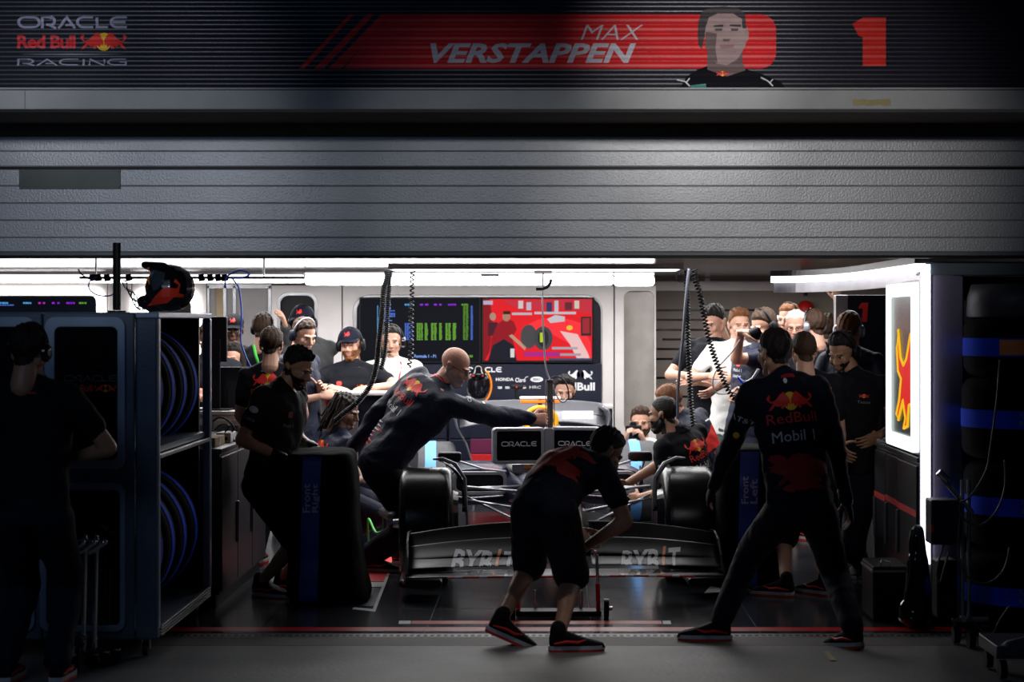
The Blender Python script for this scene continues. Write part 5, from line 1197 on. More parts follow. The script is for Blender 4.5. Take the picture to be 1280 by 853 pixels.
def person(label, Y, head, face, neck, pelvis, yaw, hipyaw=None, H=1.78, hands=(None, None), feet=(None, None), toes=(None, None), elb=(None, None), knee=(None, None),
           hp=('relax', 'relax'), palm=(None, None), hdir=(None, None), skin='skin', hair=('short', 'hdark'), beard=None, top=('tee', 'cloth'), bottom=('trousers', 'cloth'), extras=(), prints=(), gloves=False, bow=0.0, girth=1.0, group=None, hs=1.0, shoes=True, sh=0.0, cut=None):
    NP[0] += 1; rs = np.random.RandomState(100 + NP[0]); s = H / 1.78
    def Pt(p, dy=0): 
        if isinstance(p, Vector): return p
        return at(p[0], p[1], Y + (p[2] if len(p) > 2 else dy))
    Hc, N, P = Pt(head), Pt(neck), Pt(pelvis); N = Hc + (N - Hc).normalized() * min((N - Hc).length, .158 * s * hs); hipyaw = yaw if hipyaw is None else hipyaw
    t = thing('person', label, 'person', (P.x, P.y, 0), group)
    U = (N - P).normalized(); Ls = leftv(yaw); Ls = (Ls - U * Ls.dot(U) + Vector((0, 0, sh))).normalized(); Lh = leftv(hipyaw); Lh = (Lh - U * Lh.dot(U) * .3).normalized(); Fs = U.cross(Ls) * -1
    if Fs.dot(yawv(yaw)) < 0 and abs(Fs.dot(yawv(yaw))) > .05: Fs = -Fs
    mid = (P + N) / 2 - Fs * bow
    def S(k): return P * (1 - k) ** 2 + mid * 2 * k * (1 - k) + N * k * k
    def Tn(k): return ((mid - P) * (1 - k) + (N - mid) * k).normalized()
    def Lf(k):
        v = Lh.lerp(Ls, k); u = Tn(k); return (v - u * v.dot(u)).normalized()
    def Ff(k):
        f = Lf(k).cross(Tn(k)); return f if f.dot(Fs) > 0 else -f
    g = girth * s
    def torso(mb, inf, k0=-.06, k1=1.0, low=1.0):
        st = [(-.09, .135, .095), (0, .160, .110), (.18, .155, .108), (.36, .146, .104), (.6, .168, .116), (.78, .178, .118), (.90, .165, .098), (.98, .11, .075), (1.04, .064, .06)]
        R = []
        for k, a, b in st:
            if k < k0 or k > k1: continue
            R.append(ring(S(k) + Ff(k) * .012, Lf(k), Ff(k), a * g + inf, b * g + inf, 24, 2.3))
        mb.loft(R)
    ShL, ShR = N + Ls * .175 * s - U * .055 * s, N - Ls * .175 * s - U * .055 * s
    HiL, HiR = P + Lh * .088 * s - Z_ * .03, P - Lh * .088 * s - Z_ * .03
    ua, fa, th_, sn = .295 * s, .262 * s, .435 * s, .425 * s
    B = MB(); torso(B, -.006)
    B.cap2(N - U * .03, Hc + (N - Hc) * .45, .058 * s, .054 * s)
    for sg in (1, -1): B.cap2(N + U * .015, N + Ls * sg * .13 * s - U * .045 * s, .045 * s, .045 * s)
    arms = []; legs = []; HM_ = MB(); glv = []
    for i, (Sp, sg, tg) in enumerate(((ShL, 1, hands[0]), (ShR, -1, hands[1]))):
        wr = Pt(tg) if tg is not None else Sp - Z_ * .50 * s + Ls * sg * .07 + Fs * .10
        hint = elb[i] if elb[i] is not None else (-Z_ * .7 - Fs * .5 + Ls * sg * .5)
        E = ik(Sp, wr, ua, fa, Vector(hint)); arms.append((Sp, E, wr))
        B.cap2(Sp, E, .050 * g, .040 * g); B.cap2(E, wr, .042 * g, .027 * s); B.cap2(E.lerp(wr, .08), E.lerp(wr, .4), .044 * g, .036 * g)
        d = Vector(hdir[i]).normalized() if hdir[i] is not None else (wr - E).normalized(); pn = Vector(palm[i]) if palm[i] is not None else (-Ls * sg - Z_ * .2)
        z = -(pn - d * pn.dot(d)); z = z.normalized() if z.length > 1e-3 else perp(d)[0]; y = z.cross(d)
        hv, hf = HANDS[hp[i]]; hv = hv * s * 1.02
        if sg > 0: hv = hv * np.array([1, -1, 1]); hf = [f[::-1] for f in hf]
        Rm = np.array([list(d), list(y), list(z)]); HM_.add(hv @ Rm + np.array(wr), hf)
        if gloves: glv.append(MB().add((hv * 1.06) @ Rm + np.array(wr), hf).cap2(wr - d * .05, wr + d * .01, .036, .034))
    for i, (Hp, sg, tg) in enumerate(((HiL, 1, feet[0]), (HiR, -1, feet[1]))):
        if tg is None: A = Vector((Hp.x + Lh.x * sg * .03, Hp.y + Lh.y * sg * .03, .09))
        else: A = Pt(tg)
        A.z = max(A.z, .085)
        hint = knee[i] if knee[i] is not None else yawv(hipyaw)
        K = ik(Hp, A, th_, sn, Vector(hint)); legs.append((Hp, K, A))
        B.cap2(Hp, K, .082 * g, .054 * g); B.cap2(K, A, .052 * g, .034 * s); c = K.lerp(A, .3); back = -yawv(hipyaw) * .012; B.cap2(K.lerp(A, .12) + back, K.lerp(A, .5) + back, .052 * g, .042 * g)
    V, Fc = remesh(B, .013, 2)
    body = MB(); body.add(V, Fc, 0)
    Rh = Matrix.Rotation(math.radians(face[0]), 3, 'Z') @ Matrix.Rotation(math.radians(face[1]), 3, 'X') @ Matrix.Rotation(math.radians(face[2] if len(face) > 2 else 0), 3, 'Y')
    Rn = np.array(Rh).T; hsc = s * hs * np.array([1, 1, 1.0])
    TH = lambda A: (A * hsc) @ Rn + np.array(Hc)
    o_ = len(V); body.v.append(TH(HV)); body.f += [tuple(i + body.n for i in f) for f in HF]; body.m += HM; body.n += len(HV)
    body.add(np.concatenate(HM_.v), HM_.f, 0)
    hm = hair[1] if hair else 'hdark'
    bo = body.build('body', [skin, 'eyew', 'iris', 'lip', hm if hm not in ('hwhite',) else 'hgrey'], t, smooth=True)
    for q in glv: q.build('glove', 'black', t, smooth=True)
    if hair and hair[0] in ('buzz', 'fringe', 'short', 'quiff', 'long', 'recede'):
        W, Fk = hair_mesh(hair[0], rs); MB().add(TH(W), Fk).build('hair', hair[1], t, smooth=True)
        if hair[0] == 'long':
            m = MB()
            for k in range(-4, 5):
                a = k / 4 * 1.9; p0 = Vector((math.sin(a) * .07, .02 + math.cos(a) * .07, .04)); m.cap2(p0, Vector((p0.x * 1.25, p0.y + .0, -.15)), .024, .018, n=8)
            vv, ff = remesh(m, .009, 2); MB().add(TH(vv), ff).build('hair', hair[1], t, smooth=True)
    if hair and hair[0] == 'dread':
        W, Fk = hair_mesh('long', rs); h_ = MB().add(TH(W), Fk).build('hair', hair[1], t, smooth=True)
        for k in range(46):
            a = rs.rand() * 2 * PI; a = a if math.cos(a) > -.35 else a + PI; q = Vector((math.sin(a) * .085, math.cos(a) * .098 + .01, .05 + rs.rand() * .06)); e = Vector((q.x * 1.35 + rs.randn() * .01, q.y * 1.25 + rs.randn() * .012, -.10 - rs.rand() * .1))
            pts = TH(np.array([list(q * .9), list(q), list(q.lerp(e, .4) + Vector((rs.randn() * .006, rs.randn() * .006, 0))), list(q.lerp(e, .75)), list(e)])); MB().tube(smoothp([Vector(p) for p in pts], 10), .0075 * s, 6).build('dreadlock', hair[1], h_, smooth=True)
    if beard: W, Fk = beard_mesh(); MB().add(TH(W), Fk).build('beard', beard, t, smooth=True)
    # clothes
    kind, cm = top[0], top[1]
    m = MB(); torso(m, .014, -.04 if kind != 'jacket' else -.07)
    for (Sp, E, wr), sg in zip(arms, (1, -1)):
        if kind in ('jacket', 'long'):
            m.cap2(Sp, E, .066 * g, .057 * g); m.cap2(E, wr.lerp(E, .07), .057 * g, .040 * g)
        else:
            e = Sp.lerp(E, .62); m.cap2(Sp, e, .066 * g, .058 * g)
        m.ell(Sp + U * .0, .067 * g, .067 * g, .067 * g); m.cap2(N + U * .005, N + Ls * sg * .14 * s - U * .045 * s, .054 * s, .056 * s)
    m.cap2(N - U * .05, N + U * .005 - Fs * .0, .085 * s, .070 * s)
    Vc, Fcc = cloth_mesh(m, .0125, rs, .0065 if kind != 'jacket' else .009, 30 if kind != 'jacket' else 26)
    so = MB().add(Vc, Fcc).build({'tee': 'shirt', 'polo': 'shirt', 'jacket': 'jacket', 'long': 'shirt'}[kind], cm, t, smooth=True)
    # collar
    nd = (Hc - N).normalized(); c0 = N + nd * .0
    MB().loft([ring(c0 + nd * z - Fs * .0, Ls, Ls.cross(nd), (.069 + w) * s, (.066 + w) * s, 24) for z, w in ((-.02, .012), (.025, .0), (.042, -.004), (.040, -.010), (0, -.008))], closed=False, cap=False).build('collar', top[2] if len(top) > 2 else cm, so, smooth=True)
    m = MB(); pr = [ring(S(k) + Ff(k) * .01, Lf(k), Ff(k), a * g + .012, b * g + .012, 24, 2.3) for k, a, b in ((-.12, .12, .10), (-.04, .158, .112), (.06, .158, .110), (.13, .15, .105))]
    m.loft(pr)
    for Hp, K, A in legs:
        if bottom[0] == 'trousers': m.cap2(Hp, K, .104 * g, .076 * g); m.cap2(K, A + Z_ * .02, .076 * g, .062 * g)
        else: m.cap2(Hp, Hp.lerp(K, .93), .108 * g, .092 * g)
    Vc, Fcc = cloth_mesh(m, .0145, rs, .005, 26); MB().add(Vc, Fcc).build(bottom[0], bottom[1], t, smooth=True)
    if shoes:
        for i, (Hp, K, A) in enumerate(legs):
            ty = toes[i] if toes[i] is not None else (hipyaw, 0); ty = ty if isinstance(ty, tuple) else (ty, 0)
            R = Matrix.Rotation(math.radians(ty[0]), 3, 'Z') @ Matrix.Rotation(math.radians(ty[1]), 3, 'X'); 
            sc = s * 1.03; Mx = Matrix.Translation(A - Vector(t['_b']) - R @ Vector((0, .015, .088)) * sc) @ R.to_4x4() @ Matrix.Scale(sc, 4)
            def inst(nm, src, mt, par):
                if nm not in _shoe_me:
                    q = MB().add(src[0], src[1]).build(nm, mt, None, smooth=True) if isinstance(src, tuple) else src.build(nm, mt, None)
                    _shoe_me[nm] = q.data; bpy.data.objects.remove(q)
                o = bpy.data.objects.new(nm, _shoe_me[nm]); COL.objects.link(o); o.parent = par; return o
            so_ = inst('shoe', SHOE[0], 'clothd', t); so_.matrix_local = Mx
            inst('midsole', SHOE[1], 'wsole', so_); inst('outsole', SHOE[2], 'rsole', so_); inst('side_stripe', SHOE[3], 'redp', so_)
            for q in so_.children:
                if q.name.startswith('outsole'): q['label'] = 'red rubber outsole'
    # prints
    if prints:
        bv = bvh_of_world(so, t); layers = {}
        for side, k, x, kind_, arg, w, h, mt in prints:
            out_ = Ff(k) * (1 if side == 'front' else -1); u = Lf(k) * (1 if side == 'front' else -1); v = Tn(k)
            if side in ('armL', 'armR'):
                Sp, E, wr = arms[0 if side == 'armL' else 1]; sg = 1 if side == 'armL' else -1; ax = (E - Sp).normalized(); c0 = Sp.lerp(E, k) ; out_ = arg[1]; out_ = Vector(out_); out_ = (out_ - ax * out_.dot(ax)).normalized(); v = -ax; u = v.cross(out_); arg = arg[0]
            else: c0 = S(k) + u * x * s
            o0 = c0 + out_ * .30
            def put(VT, mi, ly, key=None):
                layers.setdefault((mt[mi] if isinstance(mt, tuple) else mt, kind_), MB()); wrap(layers[(mt[mi] if isinstance(mt, tuple) else mt, kind_)], VT, bv, o0, u, v, -out_, .0035 + .0018 * ly, .018, maxd=.34)
            if kind_ == 'text': put(fit(text_mesh(arg, 0), -w / 2, -h / 2, w / 2, h / 2), 0, 1)
            elif kind_ == 'oracle': put(fit(stroke_text('ORACLE', .16), -w / 2, -h / 2, w / 2, h / 2), 0, 1)
            elif kind_ == 'emblem': emblem(None, lambda VT, mi, ly: put(VT, mi, ly), -w / 2, -h / 2, w / 2, h / 2, (0, 1))
            elif kind_ == 'bar': put(pm([rrect(-w / 2, -h / 2, w / 2, h / 2, min(w, h) * .3)]), 0, 0)
            elif kind_ == 'oval': put(pm([disc(0, 0, w / 2, h / 2)]), 0, 0)
            elif kind_ == 'bull': put(pm([[(px_ * w + w * .5, py_ * h * 1.2) for px_, py_ in big]]), 0, 0)
            elif kind_ == 'blobs':
                for q in range(arg):
                    cx, cy = (rs.rand() - .5) * w, (rs.rand() - .5) * h; r0 = .03 + rs.rand() * .05
                    put(pm([[(cx + math.cos(a) * r0 * (1 + .5 * math.sin(3 * a + q)) * 1.3, cy + math.sin(a) * r0 * (.7 + .4 * math.sin(2 * a + 2 * q))) for a in np.linspace(0, 2 * PI, 18, endpoint=False)]]), 0, .3 * (q % 3))
            elif kind_ == 'stripes':
                for q in range(arg):
                    x0 = -w / 2; y0 = -h / 2 + h * q / arg; put(pm([[(x0 + .02 * q, y0), (x0 + w * (.55 + .45 * rs.rand()), y0 + h * .12), (x0 + w * .4, y0 + h / arg * .62), (x0 + .03 * q, y0 + h / arg * .35)]]), 0, .5)
        nm = {'text': 'lettering', 'oracle': 'lettering', 'emblem': 'bull_emblem', 'bar': 'badge', 'oval': 'badge', 'bull': 'bull_graphic', 'blobs': 'printed_pattern', 'stripes': 'printed_stripes'}
        for (mt_, kk), mm in layers.items():
            if mm.v: o = mm.build(nm[kk], mt_, so)
    # extras in head space
    def hput(mb, nm, mt, par=t, smooth=True, lb=None):
        q = MB().add(TH(np.concatenate(mb.v)), mb.f); o = q.build(nm, mt, par, smooth=smooth); sharp(o, 50)
        if lb: o['label'] = lb
        return o
    for e in extras:
        if e[0] == 'cap':
            m = MB(); R = [ring((0, .012, z), (1, 0, 0), (0, 1, 0), a, b, 28) for z, a, b in ((.046, .086, .106), (.060, .087, .106), (.085, .082, .099), (.108, .066, .08), (.125, .038, .045), (.131, .006, .008))]; m.loft(R, cap=True)
            c = hput(m, 'cap', e[1]); m = MB(); Lr = []
            for k, a in enumerate(np.linspace(-1, 1, 13)):
                x = a * .074; y0 = -.085 * math.sqrt(1 - (a * .85) ** 2); y1 = -.150 + .050 * a * a; zz = .050 - .018 * a * a
                Lr.append(np.array([(x, y0, zz + .006), (x, y1, zz - .010), (x, y1, zz - .014), (x, y0, zz + .001)]))
            m.loft(Lr); hput(m, 'brim', e[1], c)
            bc = bvh_of_world(c, t)
            mm = MB(); fd = Vector(Rh @ Vector((0, -1, 0))); ux = Vector(Rh @ Vector((1, 0, 0))); uz = Vector(Rh @ Vector((0, 0, 1))); o0 = Hc + uz * .088 * s + fd * .3
            wrap(mm, pm([[(x_ * .045 + .022, y_ * .05) for x_, y_ in BULL]]), bc, o0, ux, uz, -fd, .002, .008, maxd=.4)
            if mm.v: mm.build('bull_emblem', 'redp', c)
        elif e[0] == 'headset':
            m = MB(); m.tube([(math.sin(a) * .094, .005, math.cos(a) * .128 + .002) for a in np.linspace(-1.45, 1.45, 20)], .0085, 8); h_ = hput(m, 'headset', e[1], lb='over-ear headset')
            for sg in (-1, 1):
                m = MB(); m.loft([ring((sg * x, .012, -.008), (0, 1, 0), (0, 0, 1), a, b, 20) for x, a, b in ((.074, .026, .034), (.080, .034, .043), (.100, .034, .043), (.110, .024, .032), (.112, .008, .012))]); hput(m, 'ear_cup', e[2] if len(e) > 2 else e[1], h_)
            if len(e) > 3:
                m = MB(); m.tube([(.1 * e[3], .0, -.03), (.09 * e[3], -.05, -.06), (.05 * e[3], -.10, -.066), (.018 * e[3], -.125, -.066)], .0035, 6); m.cap2((.03 * e[3], -.12, -.066), (.005 * e[3], -.128, -.066), .009, .009); hput(m, 'microphone', 'black', h_)
        elif e[0] == 'glasses':
            m = MB()
            for sg in (-1, 1):
                m.tube([(sg * .031 + .02 * math.cos(a), -.098, .0 + .015 * math.sin(a)) for a in np.linspace(0, 2 * PI, 16, endpoint=False)], .0018, 5, closed=True); m.tube([(sg * .05, -.096, .003), (sg * .079, -.03, .005), (sg * .081, .01, .002)], .0018, 5)
            m.tube([(-.011, -.098, .003), (.011, -.098, .003)], .0018, 5); hput(m, 'glasses', 'black')
        elif e[0] == 'lanyard':
            m = MB()
            for sg in (-1, 1):
                pts = [N + Ls * sg * .062 * s + U * .01 - Fs * .01, N + Ls * sg * .07 * s - U * .02 + Fs * .08 * s, S(.8) + Ls * sg * .05 * s + Fs * .145 * g, S(.62) + Ls * sg * .015 + Fs * .15 * g]; m.tube(smoothp(pts, 12), .006, 6)
            m.build('lanyard', e[1], t, smooth=True)
        elif e[0] == 'watch':
            Sp, E, wr = arms[e[1]]; d = (wr - E).normalized(); MB().cyl(wr - d * .035, wr - d * .015, .033 * s, n=18).build('wrist_band', e[2], t)
    t['_arms'] = [list(v) for a in arms for v in a]
    return t, arms
W = Vector
backset = lambda k=.74, sc=1.0: (('back', k, 0, 'emblem', 0, .24 * sc, .10 * sc, ('yel', 'redp')), ('back', k - .13, 0, 'text', 'RedBull', .26 * sc, .055 * sc, 'redp'), ('back', k - .27, 0, 'text', 'Mobil 1', .22 * sc, .055 * sc, 'wprint'))
chest = (('front', .74, -.085, 'text', 'Mobil 1', .07, .02, 'wprint'), ('front', .80, -.085, 'bar', 0, .04, .035, 'redp'), ('front', .76, .085, 'emblem', 0, .07, .03, ('yel', 'redp')), ('front', .69, .085, 'text', 'TEAM', .07, .015, 'wprint'))
# --- front row
person('dark figure with headset standing at far left with back to the camera', 9.3, (37, 439), (165, 8), (42, 492), (40, 640, -.05), 180, H=1.80, hands=((5, 585, .15), (88, 575, .2)), hair=('short', 'hdark'),
       skin='skint', top=('tee', 'clothd'), bottom=('trousers', 'cloth'), extras=(('headset', 'black', 'blackg'),), elb=(W((-1, -.2, -.5)), W((1, -.2, -.5))), prints=(('back', .93, 0, 'bar', 0, .08, .008, 'dred'),))
person('striding mechanic in team overalls seen from behind at front right', 10.45, (968, 441, .1), (-150, 6), (986, 494), (1000, 634, -.1), 184, 175, H=1.80, hands=((893, 606, .25), (1058, 625, .1)), feet=((902, 780, .05), (1066, 789, -.2)), toes=((-95, 0), (-150, 8)),
       knee=(W((-.05, 1, 0)), W((.1, 1, 0))), elb=(W((-.1, -.9, -.3)), W((.3, -.8, -.3))), skin='skint', hair=('short', 'hdark'), top=('jacket', 'cloth', 'dred'), bottom=('trousers', 'cloth'), gloves=True,
       prints=backset(.80) + (('back', .97, -.01, 'oval', 0, .02, .03, 'wprint'), ('back', .25, .0, 'blobs', 9, .13, .15, 'dred'), ('back', .25, .0, 'bull', 0, .24, .15, mat('blackish_red', (.20, .006, .008), .7)), ('armL', .45, 0, 'text', ('AT&T', (0, -1, 0)), .14, .03, 'wprint'), ('armL', .75, 0, 'oval', ('', (0, -1, 0)), .035, .035, 'yel')))
person('mechanic in shorts bending forward in front of the car nose', 10.35, (757, 564, .35), (120, 40), (722, 586, .30), (680, 632), 128, 140, H=1.80, hands=((722, 660, .6), (735, 682, .25)), feet=((627, 774, .0), (699, 799, -.2)), toes=((95, 24), (98, 0)), bow=.10, girth=1.04,
       knee=(W((.25, 1, 0)), W((.25, 1, 0))), elb=(W((0, 1, -.3)), W((.8, -.4, .1))), skin='skint', hair=('short', 'hdark'), top=('tee', 'cloth'), bottom=('shorts', 'cloth'),
       prints=(('back', .50, 0, 'blobs', 10, .2, .22, 'dred'), ('back', .62, 0, 'bull', 0, .26, .2, mat('camo_red', (.5, .012, .01), .7)), ('back', .93, -.05, 'bar', 0, .10, .025, 'gprint'), ('back', .88, .06, 'bar', 0, .06, .02, 'gprint')))
person('mechanic in black shorts holding the tall cover marked Front Right', 12.15, (372, 459), (62, 28), (350, 488), (335, 600), 62, 55, H=1.78, hands=((392, 560, .08), (352, 572, -.15)), feet=((352, 733, .15), (326, 738)), toes=((70, 0), (60, 0)), palm=(W((0, 0, -1)), W((0, 0, -1))), hp=('grip', 'hold'),
       skin='skint', hair=('quiff', 'hdark'), beard='hdark', top=('tee', 'clothd'), bottom=('shorts', 'clothd'), gloves=True, prints=(('armR', .35, 0, 'oval', ('', (-.2, -1, 0)), .06, .04, 'gprint'), ('armR', .55, 0, 'text', ('Claro', (-.2, -1, 0)), .07, .022, 'gprint'), ('front', .74, -.06, 'bar', 0, .035, .04, mat('dim_red_print', (.3, .05, .05), .6)), ('front', .62, -.06, 'text', 'Mobil 1', .08, .02, 'gprint')))
# --- around the car
_, ar = person('bald man in navy team jacket leaning over to grip the pole', 13.4, (569, 458), (78, 30), (536, 494), (476, 578), 142, 95, H=1.86, hands=((440, 560, .3), (664, 524, .13)), feet=((500, 690, .35), (462, 702, -.05)), toes=((70, 0), (75, 0)), hdir=(None, W((1, .18, .0))), palm=(None, W((0, 1, -.2))), hp=('relax', 'grip'),
       elb=(W((-.8, .2, .1)), W((0, -.3, -1))), knee=(W((.9, -.2, 0)), W((.9, -.5, 0))), skin='skinr', hair=None, beard=mat('beard_stubble', (.42, .29, .24), .7), girth=1.28, top=('jacket', 'clothn', 'redp'), bottom=('trousers', 'cloth'), extras=(('glasses',),), bow=.05,
       prints=(('back', .82, .0, 'emblem', 0, .25, .10, ('yel', 'redp')), ('back', .68, .0, 'text', 'RedBull', .26, .055, 'redp'), ('back', .54, .0, 'text', 'Mobil 1', .22, .05, 'wprint'), ('back', .25, -.02, 'stripes', 6, .24, .18, 'wprint'), ('back', .20, .02, 'stripes', 5, .22, .16, 'redp'), ('armR', .35, 0, 'text', ('Claro', (0, -.6, 1)), .09, .03, 'wprint'), ('armR', .7, 0, 'bar', ('', (0, -.6, 1)), .03, .02, 'wprint')))
person('kneeling bald mechanic reaching over the right front wheel', 13.75, (829, 518), (-118, 10), (856, 551), (880, 634), -140, -110, H=1.84, hands=((800, 622, .1), (783, 605, -.25)), feet=((922, 690, .2), (898, 714, -.45)), toes=((-100, 60), (-100, 75)), knee=(W((-1, .3, -.1)), W((-1, -.2, -.1))),
       elb=(W((0, 0, -1)), W((0, -.2, -1))), skin='skint', hair=('buzz', 'hdark'), beard='hdark', top=('tee', 'clothd'), bottom=('shorts', 'cloth'), prints=backset(.78, .9)[:3] + (('armL', .4, 0, 'bar', ('', (0, -1, .5)), .08, .02, 'wprint'), ('armL', .7, 0, 'oval', ('', (0, -1, .5)), .04, .03, 'yel')))
person('brown-haired mechanic stooping behind the kneeling bald mechanic', 14.35, (836, 503), (-95, 25), (862, 528), (893, 600), -130, -110, H=1.78, hands=((846, 632, .1), (850, 625, .1)), feet=((914, 672, .0), (908, 692, -.3)), toes=((-90, 0), (-90, 0)), skin='skinr', hair=('short', 'hginger'), top=('tee', 'clothn'), bottom=('shorts', 'cloth'),
       prints=(('back', .45, 0, 'blobs', 9, .18, .2, 'redp'), ('back', .6, .0, 'bull', 0, .22, .14, 'redp'), ('back', .8, .05, 'bar', 0, .10, .01, 'wprint')), bow=.06)
person('crouching mechanic with dreadlocks beside the coiled hose', 14.2, (432, 514), (70, 20), (424, 545), (408, 610), 120, 90, H=1.76, hands=((452, 590, .2), (450, 600, .0)), feet=((430, 684, .2), (415, 690, .0)), skin='skind', hair=('dread', 'hdark'), top=('tee', 'clothn'), bottom=('trousers', 'cloth'),
       prints=(('back', .7, .02, 'emblem', 0, .2, .09, ('yel', 'redp')), ('back', .55, .02, 'text', 'RedBull', .22, .05, 'redp')))
person('dark-haired man crouching behind the car, face above the wing', 17.7, (706, 489), (-3, 14), (709, 518), (712, 600, .2), 0, H=1.98, hands=((690, 570, -.2), (728, 570, -.2)), hp=('hold', 'hold'), feet=((735, 637, .1), (690, 637, .1)), skin='skin', hair=('quiff', 'hdark'), beard='hdark', top=('tee', 'clothd'), bottom=('trousers', 'cloth'))
ph, pa = person('crouching photographer in white tee aiming a black camera', 17.3, (801, 529), (-6, 4), (803, 562), (806, 632, .2), 0, H=2.0, hands=((806, 556, -.42), (781, 553, -.40)), hdir=(W((-.3, -.2, 1)), W((.3, -.3, 1))), palm=(W((-1, 0, .2)), W((1, 0, .2))), hp=('hold', 'grip'), feet=((830, 642, .1), (790, 642, .1)),
       elb=(W((.6, -.2, -1)), W((-.6, -.2, -1))), skin='skin', hair=('quiff', 'hbrown'), beard='hbrown', top=('tee', 'tee'), bottom=('trousers', 'gcloth'), extras=(('watch', 0, 'black'),))
ca = thing('camera', 'black camera with round lens held by the photographer', 'camera', at(790, 549, 16.9))
CYC = 16.98
MB().prism(rrect(hx(782, CYC), hz(549, CYC), hx(802, CYC), hz(532, CYC), .012), (0, CYC + .07, 0), X_, Z_, .07).build('camera_body', 'black', ca, bevel=.008)
MB().prism([(hx(787, CYC), hz(532.5, CYC)), (hx(796, CYC), hz(532.5, CYC)), (hx(794.5, CYC), hz(527.5, CYC)), (hx(788.5, CYC), hz(527.5, CYC))], (0, CYC + .06, 0), X_, Z_, .055).build('viewfinder', 'black', ca, bevel=.005)
ln = MB().lathe([(.001, 0), (.042, 0), (.044, .02), (.04, .09), (.034, .092), (.03, .075), (.001, .07)], n=28, mtx=axis_mtx(at(792, 541, CYC), (0, -1, 0)), closed=False).build('lens', 'blackg', ca); sharp(ln)
MB().cyl(at(792, 541, CYC - .072), at(792, 541, CYC - .074), .024, n=20).build('front_glass', mat('lens_glass', (.05, .06, .1), .05, coat=1), ln)
put_on(CYC, 'lettering', [(px_text('DSLR', 789.5, 529.5, 794, 531.5, bold=.02), 0)], ['wprint'], ca, .0) if False else None
# --- left group behind
person('mechanic with printed team shirt seen from behind, left of the leaning man', 13.7, (340, 431), (172, 8), (338, 463), (342, 570), 176, H=1.72, hands=((318, 545, .25), (372, 540, .25)), hair=('short', 'hbrown'), skin='skin', top=('tee', 'clothd'), bottom=('trousers', 'cloth'),
       prints=(('back', .86, .0, 'emblem', 0, .22, .09, ('yel', 'redp')), ('back', .72, .0, 'text', 'RedBull', .24, .05, 'redp'), ('back', .96, .0, 'bar', 0, .10, .012, 'gprint')), extras=())
person('fair-faced man in headset with white stripe on his shirt, left group', 14.55, (380, 419), (42, 22), (368, 452), (372, 560), 60, H=1.78, hands=((398, 487, .0), (400, 496, -.1)), hp=('relax', 'relax'), hair=('short', 'hbrown'), skin='skin', top=('tee', 'clothn'), bottom=('trousers', 'cloth'), extras=(('headset', 'silver', 'clothn'),),
       elb=(W((0, 0, -1)), W((-.3, -.2, -1))), prints=(('armR', .4, 0, 'bar', ('', (0, -1, 0)), .03, .10, 'gprint'),))
person('man in bull cap and charcoal jacket behind the left group', 15.6, (378, 403), (-8, 6), (386, 436), (392, 545), 10, H=1.82, hands=((357, 408, -.15), (408, 520, -.2)), hair=('short', 'hdark'), skin='skin', top=('jacket', 'gcloth'), bottom=('trousers', 'clothd'), extras=(('cap', 'cloth'), ('headset', 'black')), elb=(None, None))
person('man in bull cap and glasses beyond the blue cable', 16.4, (292, 412), (5, 10), (290, 440), (290, 540), 0, H=1.75, hair=('short', 'hdark'), skin='skind', top=('tee', 'clothd'), bottom=('trousers', 'clothd'), extras=(('cap', 'clothd'), ('glasses',)))
person('long-haired woman looking over the lower monitor', 15.4, (292, 448), (-12, 10), (291, 476), (292, 570), 0, H=1.66, hair=('long', 'hdark'), skin='skin', top=('tee', 'clothd'), bottom=('trousers', 'clothd'))
gp_, _ = person('man in dark headset with green lanyard beyond the left group', 15.9, (330, 411), (150, 5), (330, 440), (330, 540), 165, H=1.76, hair=('short', 'hbrown'), skin='skin', top=('tee', 'clothd'), bottom=('trousers', 'clothd'), extras=(('headset', 'black'), ))
MB().tube(smoothp([at(317, 432, 15.6), at(320, 445, 15.55), at(324, 458, 15.6)]), .012, 8).build('lanyard', 'green', gp_, smooth=True)
person('person with folded bare arms beside the tall black monitor', 14.9, (262, 424), (20, 8), (262, 458), (260, 560), 15, H=1.76, hands=((250, 498, -.32), (283, 492, -.30)), hp=('flat', 'flat'), hdir=(W((-1, 0, .2)), W((1, 0, .3))), palm=(W((0, 1, 0)), W((0, 1, 0))), elb=(W((1, -.4, -.6)), W((-1, -.4, -.6))), hair=('short', 'hbrown'), skin='skinr', top=('tee', 'clothd'), bottom=('trousers', 'clothd'))
person('bearded man in bull cap and headset leaning on the counter', 15.45, (438, 431), (-6, 6, -4), (440, 461), (442, 565), 0, H=1.82, hands=((464, 485, -.42), (416, 485, -.42)), hdir=(W((-1, -.1, -.1)), W((1, -.2, -.2))), palm=(W((0, .3, -1)), W((0, .3, -1))), elb=(W((1, -.2, -.3)), W((-1, -.2, -.3))), hair=('short', 'hginger'), beard='hginger', skin='skin',
       top=('tee', 'clothd'), bottom=('trousers', 'clothd'), extras=(('cap', 'cloth'), ('headset', 'black'), ('watch', 1, 'black')), prints=chest)
person('man in white tee with red lanyard and boom microphone', 15.75, (489, 427), (4, 6), (490, 459), (492, 562), 5, H=1.82, hands=((510, 520, -.2), (470, 520, -.2)), hair=('short', 'hdark'), skin='skin', top=('tee', 'tee'), bottom=('trousers', 'clothd'), extras=(('headset', 'black', 'blackg', -1), ('lanyard', 'redp')),
       prints=(('front', .70, -.14, 'bar', 0, .09, .26, 'clothd'), ('front', .76, -.13, 'bar', 0, .05, .012, 'wprint'), ('front', .72, -.13, 'oval', 0, .05, .02, 'wprint'), ('front', .62, -.13, 'oval', 0, .06, .035, 'yel')))
